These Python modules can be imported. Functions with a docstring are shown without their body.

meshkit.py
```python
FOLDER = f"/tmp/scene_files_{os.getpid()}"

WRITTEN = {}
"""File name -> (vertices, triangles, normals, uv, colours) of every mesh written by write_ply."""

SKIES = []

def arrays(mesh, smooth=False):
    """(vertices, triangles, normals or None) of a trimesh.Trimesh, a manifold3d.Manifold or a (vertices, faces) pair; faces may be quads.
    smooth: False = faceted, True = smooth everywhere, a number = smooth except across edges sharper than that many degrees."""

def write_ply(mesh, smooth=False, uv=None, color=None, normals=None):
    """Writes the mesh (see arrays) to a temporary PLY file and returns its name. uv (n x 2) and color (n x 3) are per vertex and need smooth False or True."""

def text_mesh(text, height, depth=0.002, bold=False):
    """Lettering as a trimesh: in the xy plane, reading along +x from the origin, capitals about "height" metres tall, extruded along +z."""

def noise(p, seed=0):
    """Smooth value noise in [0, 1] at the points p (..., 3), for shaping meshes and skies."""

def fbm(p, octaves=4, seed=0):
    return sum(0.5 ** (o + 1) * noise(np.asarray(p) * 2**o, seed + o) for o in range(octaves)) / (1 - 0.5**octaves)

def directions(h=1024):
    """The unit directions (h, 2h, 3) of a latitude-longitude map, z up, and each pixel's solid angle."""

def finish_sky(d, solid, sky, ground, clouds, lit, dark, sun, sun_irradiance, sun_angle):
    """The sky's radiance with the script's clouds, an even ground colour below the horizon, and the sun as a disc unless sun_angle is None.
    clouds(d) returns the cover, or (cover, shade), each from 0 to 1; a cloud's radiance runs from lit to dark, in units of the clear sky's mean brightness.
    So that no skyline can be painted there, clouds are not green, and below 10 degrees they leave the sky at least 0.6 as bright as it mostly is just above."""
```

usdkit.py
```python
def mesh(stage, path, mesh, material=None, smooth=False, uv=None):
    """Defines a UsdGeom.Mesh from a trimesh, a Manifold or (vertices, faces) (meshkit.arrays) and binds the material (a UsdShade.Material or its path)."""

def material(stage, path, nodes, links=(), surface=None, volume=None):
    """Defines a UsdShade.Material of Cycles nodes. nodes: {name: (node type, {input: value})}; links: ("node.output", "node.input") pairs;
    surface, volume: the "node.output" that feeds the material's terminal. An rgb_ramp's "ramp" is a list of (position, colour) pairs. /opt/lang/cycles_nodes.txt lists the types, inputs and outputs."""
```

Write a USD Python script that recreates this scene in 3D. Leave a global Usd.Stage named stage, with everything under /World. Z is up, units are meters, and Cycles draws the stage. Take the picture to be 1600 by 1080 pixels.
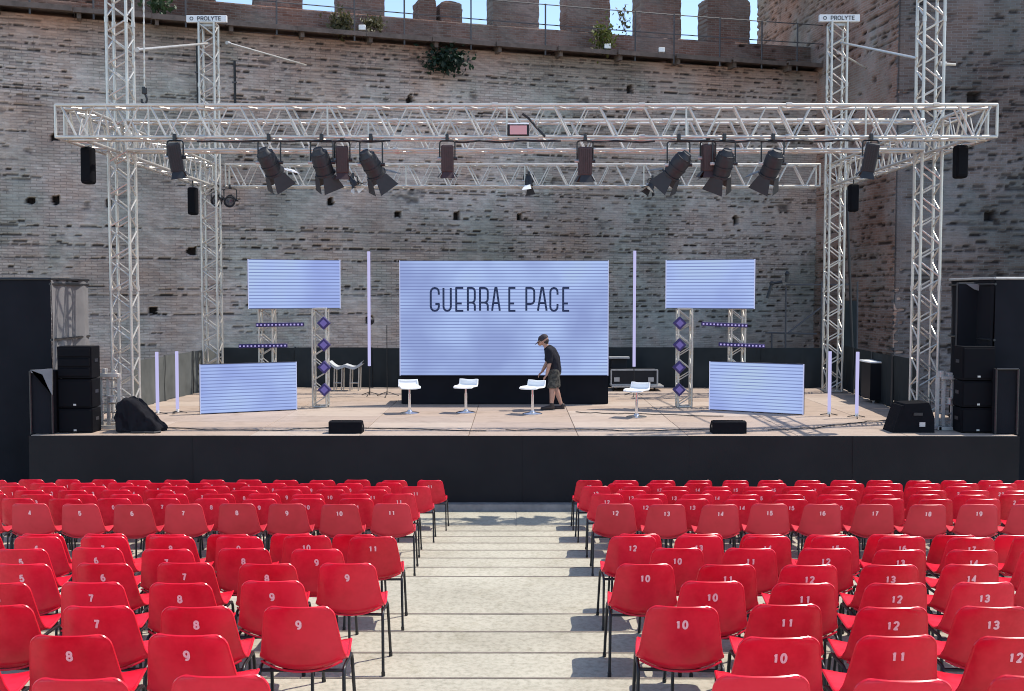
import math, random
import numpy as np, trimesh, usdkit, meshkit
import manifold3d as m3
from pxr import Usd, UsdGeom, UsdLux, UsdShade, Gf, Sdf, Vt

random.seed(7)
rng = np.random.default_rng(7)
stage = Usd.Stage.CreateInMemory()
UsdGeom.SetStageUpAxis(stage, 'Z')
UsdGeom.Xform.Define(stage, '/World')
UsdGeom.Scope.Define(stage, '/World/Looks')

# ------------------------------------------------------------------ camera, sky, sun, exposure
FOC = 1650.0                      # focal length in pixels of a 1600 px wide picture
CAM = np.array([0.0, 0.0, 3.74])
PITCH, YAW = math.atan(82 / FOC), math.atan(6 / FOC)
EXPOSURE = 0.75
SUN_EL = math.radians(60.0)
SUN_XY = np.array([1.0, 0.33]) / np.hypot(1.0, 0.33)
SUN_I, SKY_I = 0.85, 0.150

fwd = np.array([-math.sin(YAW) * math.cos(PITCH), math.cos(YAW) * math.cos(PITCH), -math.sin(PITCH)])
right = np.array([math.cos(YAW), math.sin(YAW), 0.0])
up = np.cross(right, fwd)


def gmat(xa, ya, za, o):
    return Gf.Matrix4d(*[float(v) for v in (*xa, 0, *ya, 0, *za, 0, *o, 1)])


cam = UsdGeom.Camera.Define(stage, '/World/camera')
cam.AddTransformOp().Set(gmat(right, up, -fwd, CAM))
cam.CreateHorizontalApertureAttr(36.0)
cam.CreateFocalLengthAttr(36.0 * FOC / 1600)
cam.CreateExposureAttr(EXPOSURE)
cam.CreateClippingRangeAttr(Gf.Vec2f(0.05, 5000))

sun_dir = np.array([SUN_XY[0] * math.cos(SUN_EL), SUN_XY[1] * math.cos(SUN_EL), math.sin(SUN_EL)])
usdkit.material(stage, '/World/Looks/sky', {
    's': ('sky_texture', {'sky_type': 'single_scattering', 'sun_disc': False, 'sun_elevation': SUN_EL,
                          'sun_rotation': math.atan2(sun_dir[0], sun_dir[1]), 'air_density': 1.0, 'aerosol_density': 0.7, 'ozone_density': 1.6}),
    'b': ('background_shader', {'strength': SKY_I})}, [('s.color', 'b.color')], surface='b.background')
dome = UsdLux.DomeLight.Define(stage, '/World/sky')
UsdShade.MaterialBindingAPI.Apply(dome.GetPrim()).Bind(UsdShade.Material.Get(stage, '/World/Looks/sky'))
dome.GetPrim().SetCustomDataByKey('kind', 'structure')
sun = UsdLux.DistantLight.Define(stage, '/World/sun')
sun.CreateIntensityAttr(SUN_I)
sun.CreateAngleAttr(0.5)
sun.CreateColorAttr(Gf.Vec3f(1.0, 0.94, 0.86))
sun.GetPrim().CreateAttribute('inputs:normalize', Sdf.ValueTypeNames.Bool).Set(True)
sx_ = np.cross([0, 0, 1.0], sun_dir); sx_ /= np.linalg.norm(sx_)
sun.AddTransformOp().Set(gmat(sx_, np.cross(sun_dir, sx_), sun_dir, (20, 0, 30)))


def ray(px, py):
    d = fwd * FOC + right * (px - 800) - up * (py - 540)
    return d / np.linalg.norm(d)


def at(px, py, y):
    "the point seen at a pixel of the photograph at distance y"
    d = ray(px, py)
    return CAM + d * ((y - CAM[1]) / d[1])


def onz(px, py, z):
    d = ray(px, py)
    return CAM + d * ((z - CAM[2]) / d[2])


def proj(p):
    q = np.asarray(p, float) - CAM
    w = q @ fwd
    return 800 + FOC * (q @ right) / w, 540 - FOC * (q @ up) / w


# ------------------------------------------------------------------ scene helpers
used = {}


def numbered(parent, name):
    k = used.get((parent, name), -1) + 1
    used[(parent, name)] = k
    return f'{parent}/{name}' if k == 0 else f'{parent}/{name}_{k:03d}'


def meta(prim, label=None, cat=None, group=None, kind=None):
    for k, v in (('label', label), ('category', cat), ('group', group), ('kind', kind)):
        if v:
            prim.SetCustomDataByKey(k, v)
    return prim


def thing(name, label=None, cat=None, loc=(0, 0, 0), rz=0.0, group=None, kind=None):
    x = UsdGeom.Xform.Define(stage, numbered('/World', name))
    x.AddTranslateOp().Set(Gf.Vec3d(*map(float, loc)))
    x.AddRotateZOp().Set(float(rz))
    return meta(x.GetPrim(), label, cat, group, kind)


def obj(name, mesh, mat, parent='/World', smooth=False, label=None, cat=None, group=None, kind=None):
    pp = parent if isinstance(parent, str) else str(parent.GetPath())
    m = usdkit.mesh(stage, numbered(pp, name), mesh, M[mat], smooth=smooth)
    return meta(m.GetPrim(), label, cat, group, kind)


def cat_(ms):
    return trimesh.util.concatenate(ms)


def box(c, s, rz=0.0):
    b = trimesh.creation.box(s)
    if rz:
        b.apply_transform(trimesh.transformations.rotation_matrix(rz, [0, 0, 1]))
    b.apply_translation(c)
    return b


def bbox(x0, x1, y0, y1, z0, z1):
    return box(((x0 + x1) / 2, (y0 + y1) / 2, (z0 + z1) / 2), (x1 - x0, y1 - y0, z1 - z0))


def rbox(c, s, r=0.012, rz=0.0, n=8):
    "box with rounded edges"
    h = np.array(s) / 2 - r
    sp = m3.Manifold.sphere(r, n)
    m = m3.Manifold.batch_hull([sp.translate((h[0] * i, h[1] * j, h[2] * k)) for i in (-1, 1) for j in (-1, 1) for k in (-1, 1)])
    t = to_tm(m)
    if rz:
        t.apply_transform(trimesh.transformations.rotation_matrix(rz, [0, 0, 1]))
    t.apply_translation(c)
    return t


def to_tm(m):
    q = m.to_mesh()
    return trimesh.Trimesh(np.array(q.vert_properties[:, :3]), np.array(q.tri_verts), process=False)


def rod(a, b, r, n=8, r2=None):
    a, b = np.asarray(a, float), np.asarray(b, float)
    d = b - a
    L = np.linalg.norm(d)
    d = d / L
    u = np.cross(d, [0, 0, 1.0] if abs(d[2]) < 0.9 else [1.0, 0, 0]); u /= np.linalg.norm(u)
    w = np.cross(d, u)
    an = np.arange(n) * 2 * np.pi / n
    ring = np.cos(an)[:, None] * u + np.sin(an)[:, None] * w
    v = np.vstack([a + ring * r, b + ring * (r if r2 is None else r2), [a], [b]])
    f = []
    for i in range(n):
        j = (i + 1) % n
        f += [[i, j, n + j], [i, n + j, n + i], [2 * n, j, i], [2 * n + 1, n + i, n + j]]
    t = trimesh.Trimesh(v, f, process=False)
    return t


def tube(pts, r, n=6, closed=False):
    p = np.asarray(pts, float)
    m = len(p)
    if closed:
        t = np.roll(p, -1, 0) - np.roll(p, 1, 0)
    else:
        t = np.gradient(p, axis=0)
    t /= np.linalg.norm(t, axis=1, keepdims=True) + 1e-12
    u = np.cross(t[0], [0, 0, 1.0] if abs(t[0][2]) < 0.9 else [1.0, 0, 0])
    us = []
    for k in range(m):
        u = u - t[k] * (u @ t[k]); u /= np.linalg.norm(u) + 1e-12
        us.append(u.copy())
    us = np.array(us); ws = np.cross(t, us)
    an = np.arange(n) * 2 * np.pi / n
    rr = np.broadcast_to(np.asarray(r, float), (m,))[:, None, None]
    v = (p[:, None] + rr * (np.cos(an)[None, :, None] * us[:, None] + np.sin(an)[None, :, None] * ws[:, None])).reshape(-1, 3)
    f = []
    for i in range(m if closed else m - 1):
        i2 = (i + 1) % m
        for k in range(n):
            k2 = (k + 1) % n
            f += [[i * n + k, i2 * n + k2, i2 * n + k], [i * n + k, i * n + k2, i2 * n + k2]]
    if not closed:
        c0, c1 = len(v), len(v) + 1
        v = np.vstack([v, [p[0]], [p[-1]]])
        for k in range(n):
            k2 = (k + 1) % n
            f += [[c0, k2, k], [c1, (m - 1) * n + k, (m - 1) * n + k2]]
    t = trimesh.Trimesh(v, f, process=False)
    return t


def bend_path(pts, r=0.05, n=4):
    "polyline with rounded corners"
    pts = [np.asarray(p, float) for p in pts]
    out = [pts[0]]
    for a, b, c in zip(pts, pts[1:], pts[2:]):
        d1, d2 = (a - b) / np.linalg.norm(a - b), (c - b) / np.linalg.norm(c - b)
        p, q = b + d1 * r, b + d2 * r
        for k in range(n + 1):
            s = k / n
            out.append((1 - s) ** 2 * p + 2 * s * (1 - s) * b + s * s * q)
    out.append(pts[-1])
    return np.array(out)


def lathe(profile, n=20):
    "profile of (radius, z) revolved about z"
    pr = np.asarray(profile, float)
    an = np.arange(n) * 2 * np.pi / n
    v = np.stack([pr[:, 0][:, None] * np.cos(an), pr[:, 0][:, None] * np.sin(an), np.broadcast_to(pr[:, 1][:, None], (len(pr), n))], -1).reshape(-1, 3)
    f = []
    for i in range(len(pr) - 1):
        for k in range(n):
            k2 = (k + 1) % n
            f += [[i * n + k, i * n + k2, (i + 1) * n + k2], [i * n + k, (i + 1) * n + k2, (i + 1) * n + k]]
    return trimesh.Trimesh(v, f, process=False)


def grid_mesh(P):
    "P: (n, m, 3) points to a sheet"
    n, m = P.shape[:2]
    i, j = np.meshgrid(np.arange(n - 1), np.arange(m - 1), indexing='ij')
    a = (i * m + j).ravel(); b = a + 1; c = a + m; d = c + 1
    f = np.vstack([np.stack([a, b, d], 1), np.stack([a, d, c], 1)])
    return trimesh.Trimesh(P.reshape(-1, 3), f, process=False)


def prism(poly, a, b):
    "convex polygon (k,2) in the xz plane extruded from y=a to y=b"
    k = len(poly)
    v = [(x, a, z) for x, z in poly] + [(x, b, z) for x, z in poly]
    f = []
    for i in range(1, k - 1):
        f += [[0, i, i + 1], [k, k + i + 1, k + i]]
    for i in range(k):
        j = (i + 1) % k
        f += [[i, k + i, k + j], [i, k + j, j]]
    t = trimesh.Trimesh(np.array(v, float), f, process=False)
    t.fix_normals()
    return t


def mv(m, t):
    m = m.copy(); m.apply_translation(t); return m


# ------------------------------------------------------------------ materials
M = {}


def plain(name, col, rough=0.5, metal=0.0, spec=0.5, var=0.0, scale=6.0, bump=0.0, bscale=60.0, extra=None):
    nodes = {'p': ('principled_bsdf', {'base_color': col, 'roughness': rough, 'metallic': metal, 'specular_ior_level': spec, **(extra or {})})}
    links = []
    if var:
        nodes['g'] = ('geometry', {})
        nodes['n'] = ('noise_texture', {'scale': scale, 'detail': 5.0, 'roughness': 0.6})
        nodes['r'] = ('rgb_ramp', {'ramp': [(0.25, [c * (1 - var) for c in col]), (0.75, [min(1, c * (1 + var)) for c in col])]})
        links += [('g.position', 'n.vector'), ('n.fac', 'r.fac'), ('r.color', 'p.base_color')]
    if bump:
        nodes.setdefault('g', ('geometry', {}))
        nodes['n2'] = ('noise_texture', {'scale': bscale, 'detail': 4.0})
        nodes['b'] = ('bump', {'strength': bump, 'distance': 0.01})
        links += [('g.position', 'n2.vector'), ('n2.fac', 'b.height'), ('b.normal', 'p.normal')]
    M[name] = usdkit.material(stage, '/World/Looks/' + name, nodes, links, surface='p.BSDF')


def emit(name, col, strength):
    M[name] = usdkit.material(stage, '/World/Looks/' + name, {'e': ('emission', {'color': col, 'strength': strength})}, [], surface='e.emission')


def red_plastic(name, c1, c2, rough):
    M[name] = usdkit.material(stage, '/World/Looks/' + name, {
        'g': ('geometry', {}), 'o': ('object_info', {}),
        'n': ('noise_texture', {'scale': 5.0, 'detail': 6.0, 'roughness': 0.65}),
        'ad': ('math', {'math_type': 'multiply_add', 'value2': 0.35, 'value3': 0.0}),
        'sm': ('math', {'math_type': 'add'}),
        'r': ('rgb_ramp', {'ramp': [(0.35, c1), (0.85, c2)]}),
        'rr': ('map_range', {'from_min': 0.3, 'from_max': 0.7, 'to_min': rough - 0.08, 'to_max': rough + 0.12}),
        'n2': ('noise_texture', {'scale': 380.0, 'detail': 2.0}),
        'b': ('bump', {'strength': 0.06, 'distance': 0.002}),
        'p': ('principled_bsdf', {'specular_ior_level': 0.45})},
        [('g.position', 'n.vector'), ('o.random', 'ad.value1'), ('ad.value', 'sm.value1'), ('n.fac', 'sm.value2'), ('sm.value', 'r.fac'),
         ('r.color', 'p.base_color'), ('n.fac', 'rr.value'), ('rr.result', 'p.roughness'), ('g.position', 'n2.vector'), ('n2.fac', 'b.height'), ('b.normal', 'p.normal')],
        surface='p.BSDF')


red_plastic('red_plastic', (0.52, 0.004, 0.016), (0.73, 0.011, 0.033), 0.28)
red_plastic('red_faded', (0.46, 0.014, 0.024), (0.60, 0.026, 0.040), 0.42)  # duller, rougher red used for one row
plain('number_print', (0.86, 0.47, 0.46), 0.6, var=0.12, scale=160)
plain('black_steel', (0.012, 0.012, 0.013), 0.38, var=0.3, scale=20)
plain('aluminium', (0.53, 0.495, 0.435), 0.40, metal=0.60, var=0.16, scale=3)
plain('aluminium_dull', (0.42, 0.41, 0.39), 0.45, metal=0.5, var=0.2, scale=5)
plain('chrome', (0.75, 0.75, 0.74), 0.14, metal=0.95)
plain('white_plastic', (0.80, 0.80, 0.79), 0.35)
plain('white_cloth', (0.40, 0.41, 0.41), 0.85, var=0.08)
plain('black_cloth', (0.0080, 0.0080, 0.0105), 0.92, spec=0.15, var=0.25, scale=1.3, bump=0.25, bscale=90)
plain('skirt_cloth', (0.0165, 0.0145, 0.0145), 0.9, spec=0.15, var=0.25, scale=0.7, bump=0.2, bscale=90)
plain('fence_grey', (0.10, 0.105, 0.10), 0.95, spec=0.1, var=0.3, scale=1.6, bump=0.25, bscale=90)  # fence cloth made lighter, the sunlight on it painted into the colour
plain('fence_cloth', (0.026, 0.030, 0.031), 0.95, spec=0.1, var=0.25, scale=1.3, bump=0.25, bscale=90)
plain('grey_scrim', (0.17, 0.165, 0.165), 0.9, spec=0.1, var=0.2, scale=2.0)
plain('black_body', (0.011, 0.011, 0.013), 0.5, spec=0.3, var=0.3, scale=14)
plain('speaker_black', (0.005, 0.005, 0.0065), 0.75, spec=0.08, var=0.25, scale=9, bump=0.3, bscale=220)
plain('grille', (0.0045, 0.0045, 0.006), 0.7, spec=0.08, bump=0.6, bscale=260)
plain('lamp_black', (0.012, 0.012, 0.015), 0.55, var=0.3, scale=20)
plain('lamp_brown', (0.040, 0.016, 0.016), 0.55, var=0.25, scale=20)
plain('flap_blue', (0.045, 0.062, 0.075), 0.4, metal=0.3, var=0.25, scale=12)
plain('lens', (0.05, 0.05, 0.06), 0.1, spec=0.8)
plain('pink_panel', (0.55, 0.26, 0.25), 0.45)
plain('screen_back', (0.012, 0.014, 0.035), 0.6)
plain('stripe_gap', (0.05, 0.06, 0.14), 0.6)
plain('purple_body', (0.030, 0.018, 0.11), 0.5)
plain('sign_white', (0.62, 0.62, 0.61), 0.5, var=0.06)
plain('sign_ink', (0.05, 0.05, 0.055), 0.6)
plain('skin', (0.38, 0.215, 0.155), 0.5, var=0.08, scale=30, extra={'subsurface_weight': 0.08, 'subsurface_scale': 0.01})
plain('shirt', (0.012, 0.012, 0.018), 0.85, spec=0.2, var=0.3, scale=12, bump=0.5, bscale=30)
plain('cap_cloth', (0.022, 0.015, 0.020), 0.8, var=0.2, scale=30)
plain('shoe', (0.022, 0.013, 0.011), 0.6)
plain('sole', (0.05, 0.045, 0.04), 0.7)
plain('hair', (0.03, 0.018, 0.012), 0.7)
plain('cable_black', (0.010, 0.010, 0.010), 0.55)
plain('rust_rail', (0.055, 0.052, 0.055), 0.6, var=0.3)
plain('plank_wood', (0.115, 0.085, 0.07), 0.85, var=0.4, scale=4, bump=0.4, bscale=40)
plain('kerb_stone', (0.20, 0.19, 0.18), 0.9, var=0.25, scale=5, bump=0.4)
plain('step_edge', (0.15, 0.125, 0.10), 0.85, var=0.4, scale=7, bump=0.4, bscale=80)
plain('white_box', (0.75, 0.74, 0.70), 0.5)
plain('plinth', (0.012, 0.012, 0.02), 0.8, var=0.2)
plain('hole_dark', (0.02, 0.016, 0.014), 0.95)
M['camo'] = usdkit.material(stage, '/World/Looks/camo', {
    'g': ('geometry', {}), 'v': ('noise_texture', {'scale': 14.0, 'detail': 1.5}),
    'r': ('rgb_ramp', {'interpolate': False, 'ramp': [(0.0, (0.02, 0.02, 0.018)), (0.42, (0.045, 0.042, 0.034)), (0.52, (0.085, 0.08, 0.066)), (0.6, (0.03, 0.03, 0.025))]}),
    'p': ('principled_bsdf', {'roughness': 0.9})}, [('g.position', 'v.vector'), ('v.fac', 'r.fac'), ('r.color', 'p.base_color')], surface='p.BSDF')


def leafy(name, col):
    M[name] = usdkit.material(stage, '/World/Looks/' + name, {
        'o': ('geometry', {}), 'h': ('rgb_ramp', {'ramp': [(0, [c * 0.55 for c in col]), (1, [c * 1.35 for c in col])]}),
        'p': ('principled_bsdf', {'roughness': 0.6}), 't': ('translucent_bsdf', {}), 'm': ('mix_closure', {'fac': 0.3})},
        [('o.random_per_island', 'h.fac'), ('h.color', 'p.base_color'), ('h.color', 't.color'), ('p.BSDF', 'm.closure1'), ('t.BSDF', 'm.closure2')], surface='m.closure')


leafy('leaf_green', (0.05, 0.10, 0.03))
leafy('leaf_yellow', (0.20, 0.23, 0.05))
leafy('leaf_dark', (0.02, 0.055, 0.03))
leafy('dry_grass', (0.16, 0.15, 0.07))


def led(name, base, dark, strength, scale):
    "picture on an LED screen: pale blue cloud"
    M[name] = usdkit.material(stage, '/World/Looks/' + name, {
        'g': ('geometry', {}), 'n': ('noise_texture', {'scale': scale, 'detail': 2.5, 'roughness': 0.5}),
        'r': ('rgb_ramp', {'ramp': [(0.36, dark), (0.56, base), (0.72, [min(1, c * 1.08) for c in base])]}),
        'e': ('emission', {'strength': strength})}, [('g.position', 'n.vector'), ('n.fac', 'r.fac'), ('r.color', 'e.color')], surface='e.emission')


LED_S = 0.82 / 2 ** EXPOSURE
led('led_main', (0.52, 0.68, 1.10), (0.36, 0.46, 0.84), LED_S, 0.62)
led('led_side', (0.51, 0.66, 1.10), (0.40, 0.51, 0.98), LED_S, 0.8)
emit('led_gap', (0.24, 0.31, 0.62), LED_S)
emit('letter_ink', (0.035, 0.052, 0.125), LED_S)
emit('led_edge', (0.60, 0.66, 1.0), LED_S)
emit('tube_glow', (0.62, 0.60, 0.98), LED_S * 1.05)
emit('purple_glow', (0.17, 0.14, 0.42), LED_S)
emit('dot_glow', (0.55, 0.48, 0.95), LED_S)


def concrete(name, c_lo, c_hi, speck):
    M[name] = usdkit.material(stage, '/World/Looks/' + name, {
        'g': ('geometry', {}),
        'n1': ('noise_texture', {'scale': 0.9, 'detail': 6.0, 'roughness': 0.6}),
        'n2': ('noise_texture', {'scale': 22.0, 'detail': 6.0, 'roughness': 0.7}),
        'n3': ('noise_texture', {'scale': 3.1, 'detail': 8.0, 'roughness': 0.75, 'distortion': 0.6}),
        'r1': ('rgb_ramp', {'ramp': [(0.3, c_lo), (0.65, c_hi)]}),
        'r2': ('rgb_ramp', {'ramp': [(0.30, (speck, speck, speck * 0.97)), (0.56, (1, 1, 1))]}),
        'r3': ('rgb_ramp', {'ramp': [(0.32, (0.80, 0.79, 0.74)), (0.46, (1, 1, 1))]}),
        'm': ('mix', {'mix_type': 'multiply', 'fac': 1.0}), 'm2': ('mix', {'mix_type': 'multiply', 'fac': 0.8}),
        'b': ('bump', {'strength': 0.35, 'distance': 0.006}),
        'p': ('principled_bsdf', {'roughness': 0.9, 'specular_ior_level': 0.25})},
        [('g.position', 'n1.vector'), ('g.position', 'n2.vector'), ('g.position', 'n3.vector'), ('n1.fac', 'r1.fac'), ('n2.fac', 'r2.fac'), ('n3.fac', 'r3.fac'),
         ('r1.color', 'm.color1'), ('r2.color', 'm.color2'), ('m.color', 'm2.color1'), ('r3.color', 'm2.color2'), ('m2.color', 'p.base_color'),
         ('n2.fac', 'b.height'), ('b.normal', 'p.normal')], surface='p.BSDF')


concrete('concrete', (0.345, 0.318, 0.248), (0.44, 0.41, 0.325), 0.66)
concrete('paving', (0.32, 0.30, 0.26), (0.39, 0.37, 0.32), 0.7)

for q, tone in enumerate(((0.40, 0.312, 0.245), (0.37, 0.288, 0.23), (0.43, 0.345, 0.275), (0.385, 0.293, 0.225))):
    M[f'deck_{q}'] = usdkit.material(stage, f'/World/Looks/deck_{q}', {
        'g': ('geometry', {}), 'mp': ('mapping', {'scale': (1.5, 14.0, 3.0)}),
        'n': ('noise_texture', {'scale': 1.0, 'detail': 7.0, 'roughness': 0.65}),
        'n2': ('noise_texture', {'scale': 2.6, 'detail': 6.0, 'roughness': 0.7}),
        'r': ('rgb_ramp', {'ramp': [(0.25, [c * 0.80 for c in tone]), (0.7, [c * 1.08 for c in tone])]}),
        'r2': ('rgb_ramp', {'ramp': [(0.28, (0.72, 0.70, 0.68)), (0.5, (1, 1, 1))]}),
        'm': ('mix', {'mix_type': 'multiply', 'fac': 0.85}),
        'p': ('principled_bsdf', {'roughness': 0.62, 'specular_ior_level': 0.35})},
        [('g.position', 'mp.vector'), ('mp.vector', 'n.vector'), ('g.position', 'n2.vector'), ('n.fac', 'r.fac'), ('n2.fac', 'r2.fac'), ('r.color', 'm.color1'), ('r2.color', 'm.color2'), ('m.color', 'p.base_color')], surface='p.BSDF')


def brickwork(name, mortar, brick_a, brick_b, stain, smear, pitcol, ux, uy, bump=0.6, band=(90.0, 91.0), joint=None):
    """old brick: courses along the direction (ux, uy), much of it smeared with lime mortar; 'pit' marks washed-out joints, whose recess shade is painted in dark"""
    M[name] = usdkit.material(stage, '/World/Looks/' + name, {
        'g': ('geometry', {}), 'xyz': ('separate_xyz', {}),
        'dx': ('math', {'math_type': 'multiply', 'value2': ux}), 'dy': ('math', {'math_type': 'multiply_add', 'value2': uy}),
        'uv': ('combine_xyz', {}),
        'wn': ('noise_texture', {'scale': 1.3, 'detail': 3.0}),
        'wz': ('math', {'math_type': 'multiply_add', 'value2': 0.10}),
        'br': ('brick_texture', {'scale': 1.0, 'brick_width': 0.29, 'row_height': 0.075, 'mortar_size': 0.010, 'mortar_smooth': 0.4, 'bias': -0.05, 'color1': brick_a, 'color2': brick_b, 'mortar': joint or mortar}),
        'mp': ('mapping', {'scale': (5.5, 5.5, 9.5)}),
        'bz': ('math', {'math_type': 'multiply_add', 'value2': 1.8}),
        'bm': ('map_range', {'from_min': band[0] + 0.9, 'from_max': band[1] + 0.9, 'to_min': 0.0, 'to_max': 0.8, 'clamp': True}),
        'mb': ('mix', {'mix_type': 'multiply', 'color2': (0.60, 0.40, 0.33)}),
        'n4': ('noise_texture', {'scale': 0.42, 'detail': 6.0, 'roughness': 0.65}),
        'n4o': ('mapping', {'location': (37.0, 11.0, 5.0)}),
        'r4': ('rgb_ramp', {'ramp': [(0.40, (0.80, 0.90, 0.90)), (0.52, (1, 1, 1)), (0.68, (1.08, 0.95, 0.87))]}),
        'm4': ('mix', {'mix_type': 'multiply', 'fac': 1.0}),
        'n1': ('noise_texture', {'scale': 0.55, 'detail': 7.0, 'roughness': 0.68}),
        'n2': ('noise_texture', {'scale': 1.0, 'detail': 8.0, 'roughness': 0.75}),
        'n3': ('noise_texture', {'scale': 0.23, 'detail': 5.0, 'roughness': 0.6}),
        'sm': ('math', {'math_type': 'add'}),
        'rs': ('rgb_ramp', {'ramp': [(smear - 0.05, (0, 0, 0)), (smear + 0.12, (0.9, 0.9, 0.9))]}),
        'mm': ('mix', {'mix_type': 'mix'}),
        'rm': ('rgb_ramp', {'ramp': [(0.25, [c * 0.70 for c in mortar]), (0.5, mortar), (0.8, [min(1, c * 1.22) for c in mortar])]}),
        'rst': ('rgb_ramp', {'ramp': [(0.36, stain), (0.56, (1, 1, 1))]}),
        'mst': ('mix', {'mix_type': 'multiply', 'fac': 0.9}),
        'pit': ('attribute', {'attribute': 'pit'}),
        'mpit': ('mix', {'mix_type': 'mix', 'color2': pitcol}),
        'h': ('math', {'math_type': 'multiply_add', 'value2': -0.45}),
        'b': ('bump', {'strength': bump, 'distance': 0.03}),
        'p': ('principled_bsdf', {'roughness': 0.95, 'specular_ior_level': 0.15})},
        [('g.position', 'xyz.vector'), ('xyz.x', 'dx.value1'), ('xyz.y', 'dy.value1'), ('dx.value', 'dy.value3'),
         ('g.position', 'wn.vector'), ('wn.fac', 'wz.value1'), ('xyz.z', 'wz.value3'), ('dy.value', 'uv.x'), ('wz.value', 'uv.y'), ('uv.vector', 'br.vector'),
         ('g.position', 'n1.vector'), ('g.position', 'mp.vector'), ('mp.vector', 'n2.vector'), ('g.position', 'n3.vector'),
         ('n1.fac', 'rs.fac'), ('rs.color', 'mm.fac'), ('br.color', 'mm.color1'), ('n2.fac', 'rm.fac'), ('rm.color', 'mm.color2'),
         ('n3.fac', 'rst.fac'), ('mm.color', 'mst.color1'), ('rst.color', 'mst.color2'),
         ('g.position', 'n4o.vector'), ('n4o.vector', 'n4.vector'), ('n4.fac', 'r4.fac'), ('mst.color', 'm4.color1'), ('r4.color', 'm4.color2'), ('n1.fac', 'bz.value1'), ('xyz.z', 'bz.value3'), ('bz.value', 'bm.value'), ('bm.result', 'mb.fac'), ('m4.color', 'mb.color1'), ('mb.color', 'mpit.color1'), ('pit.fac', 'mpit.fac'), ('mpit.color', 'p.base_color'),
         ('br.fac', 'h.value1'), ('n2.fac', 'h.value3'), ('h.value', 'b.height'), ('b.normal', 'p.normal')], surface='p.BSDF')


# ------------------------------------------------------------------ castle wall
WZ = 11.2                                    # height of the walk on the wall
wallA, wallB = at(0, 12, 27.7), at(1270, 110, 35.8)
W0 = np.array([wallA[0], wallA[1], 0.0]); W1 = np.array([wallB[0], wallB[1], 0.0])
wu = (W1 - W0) / np.linalg.norm(W1 - W0)      # along the wall, to the right
wn = np.array([wu[1], -wu[0], 0.0])           # towards the courtyard


U_L, U_LEN = -8.0, 34.0


def sag(u):
    "the wall curves round the courtyard"
    t = (np.asarray(u) - U_L) / U_LEN
    return -0.85 * 4 * t * (1 - t) + 0.55


def wall_u(px, py=60, off=0.0):
    "position along the wall seen at column px"
    d = ray(px, py); d = d / np.linalg.norm(d[:2])
    A = np.array([[d[0], -wu[0]], [d[1], -wu[1]]])
    u = 10.0
    for _ in range(4):
        u = np.linalg.solve(A, (W0 + wn * (sag(u) + off))[:2] - CAM[:2])[1]
    return float(u)


def wall_pt(u, z, off=0.0):
    return W0 + wu * u + wn * (off + sag(u)) + np.array([0, 0, z])


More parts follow.
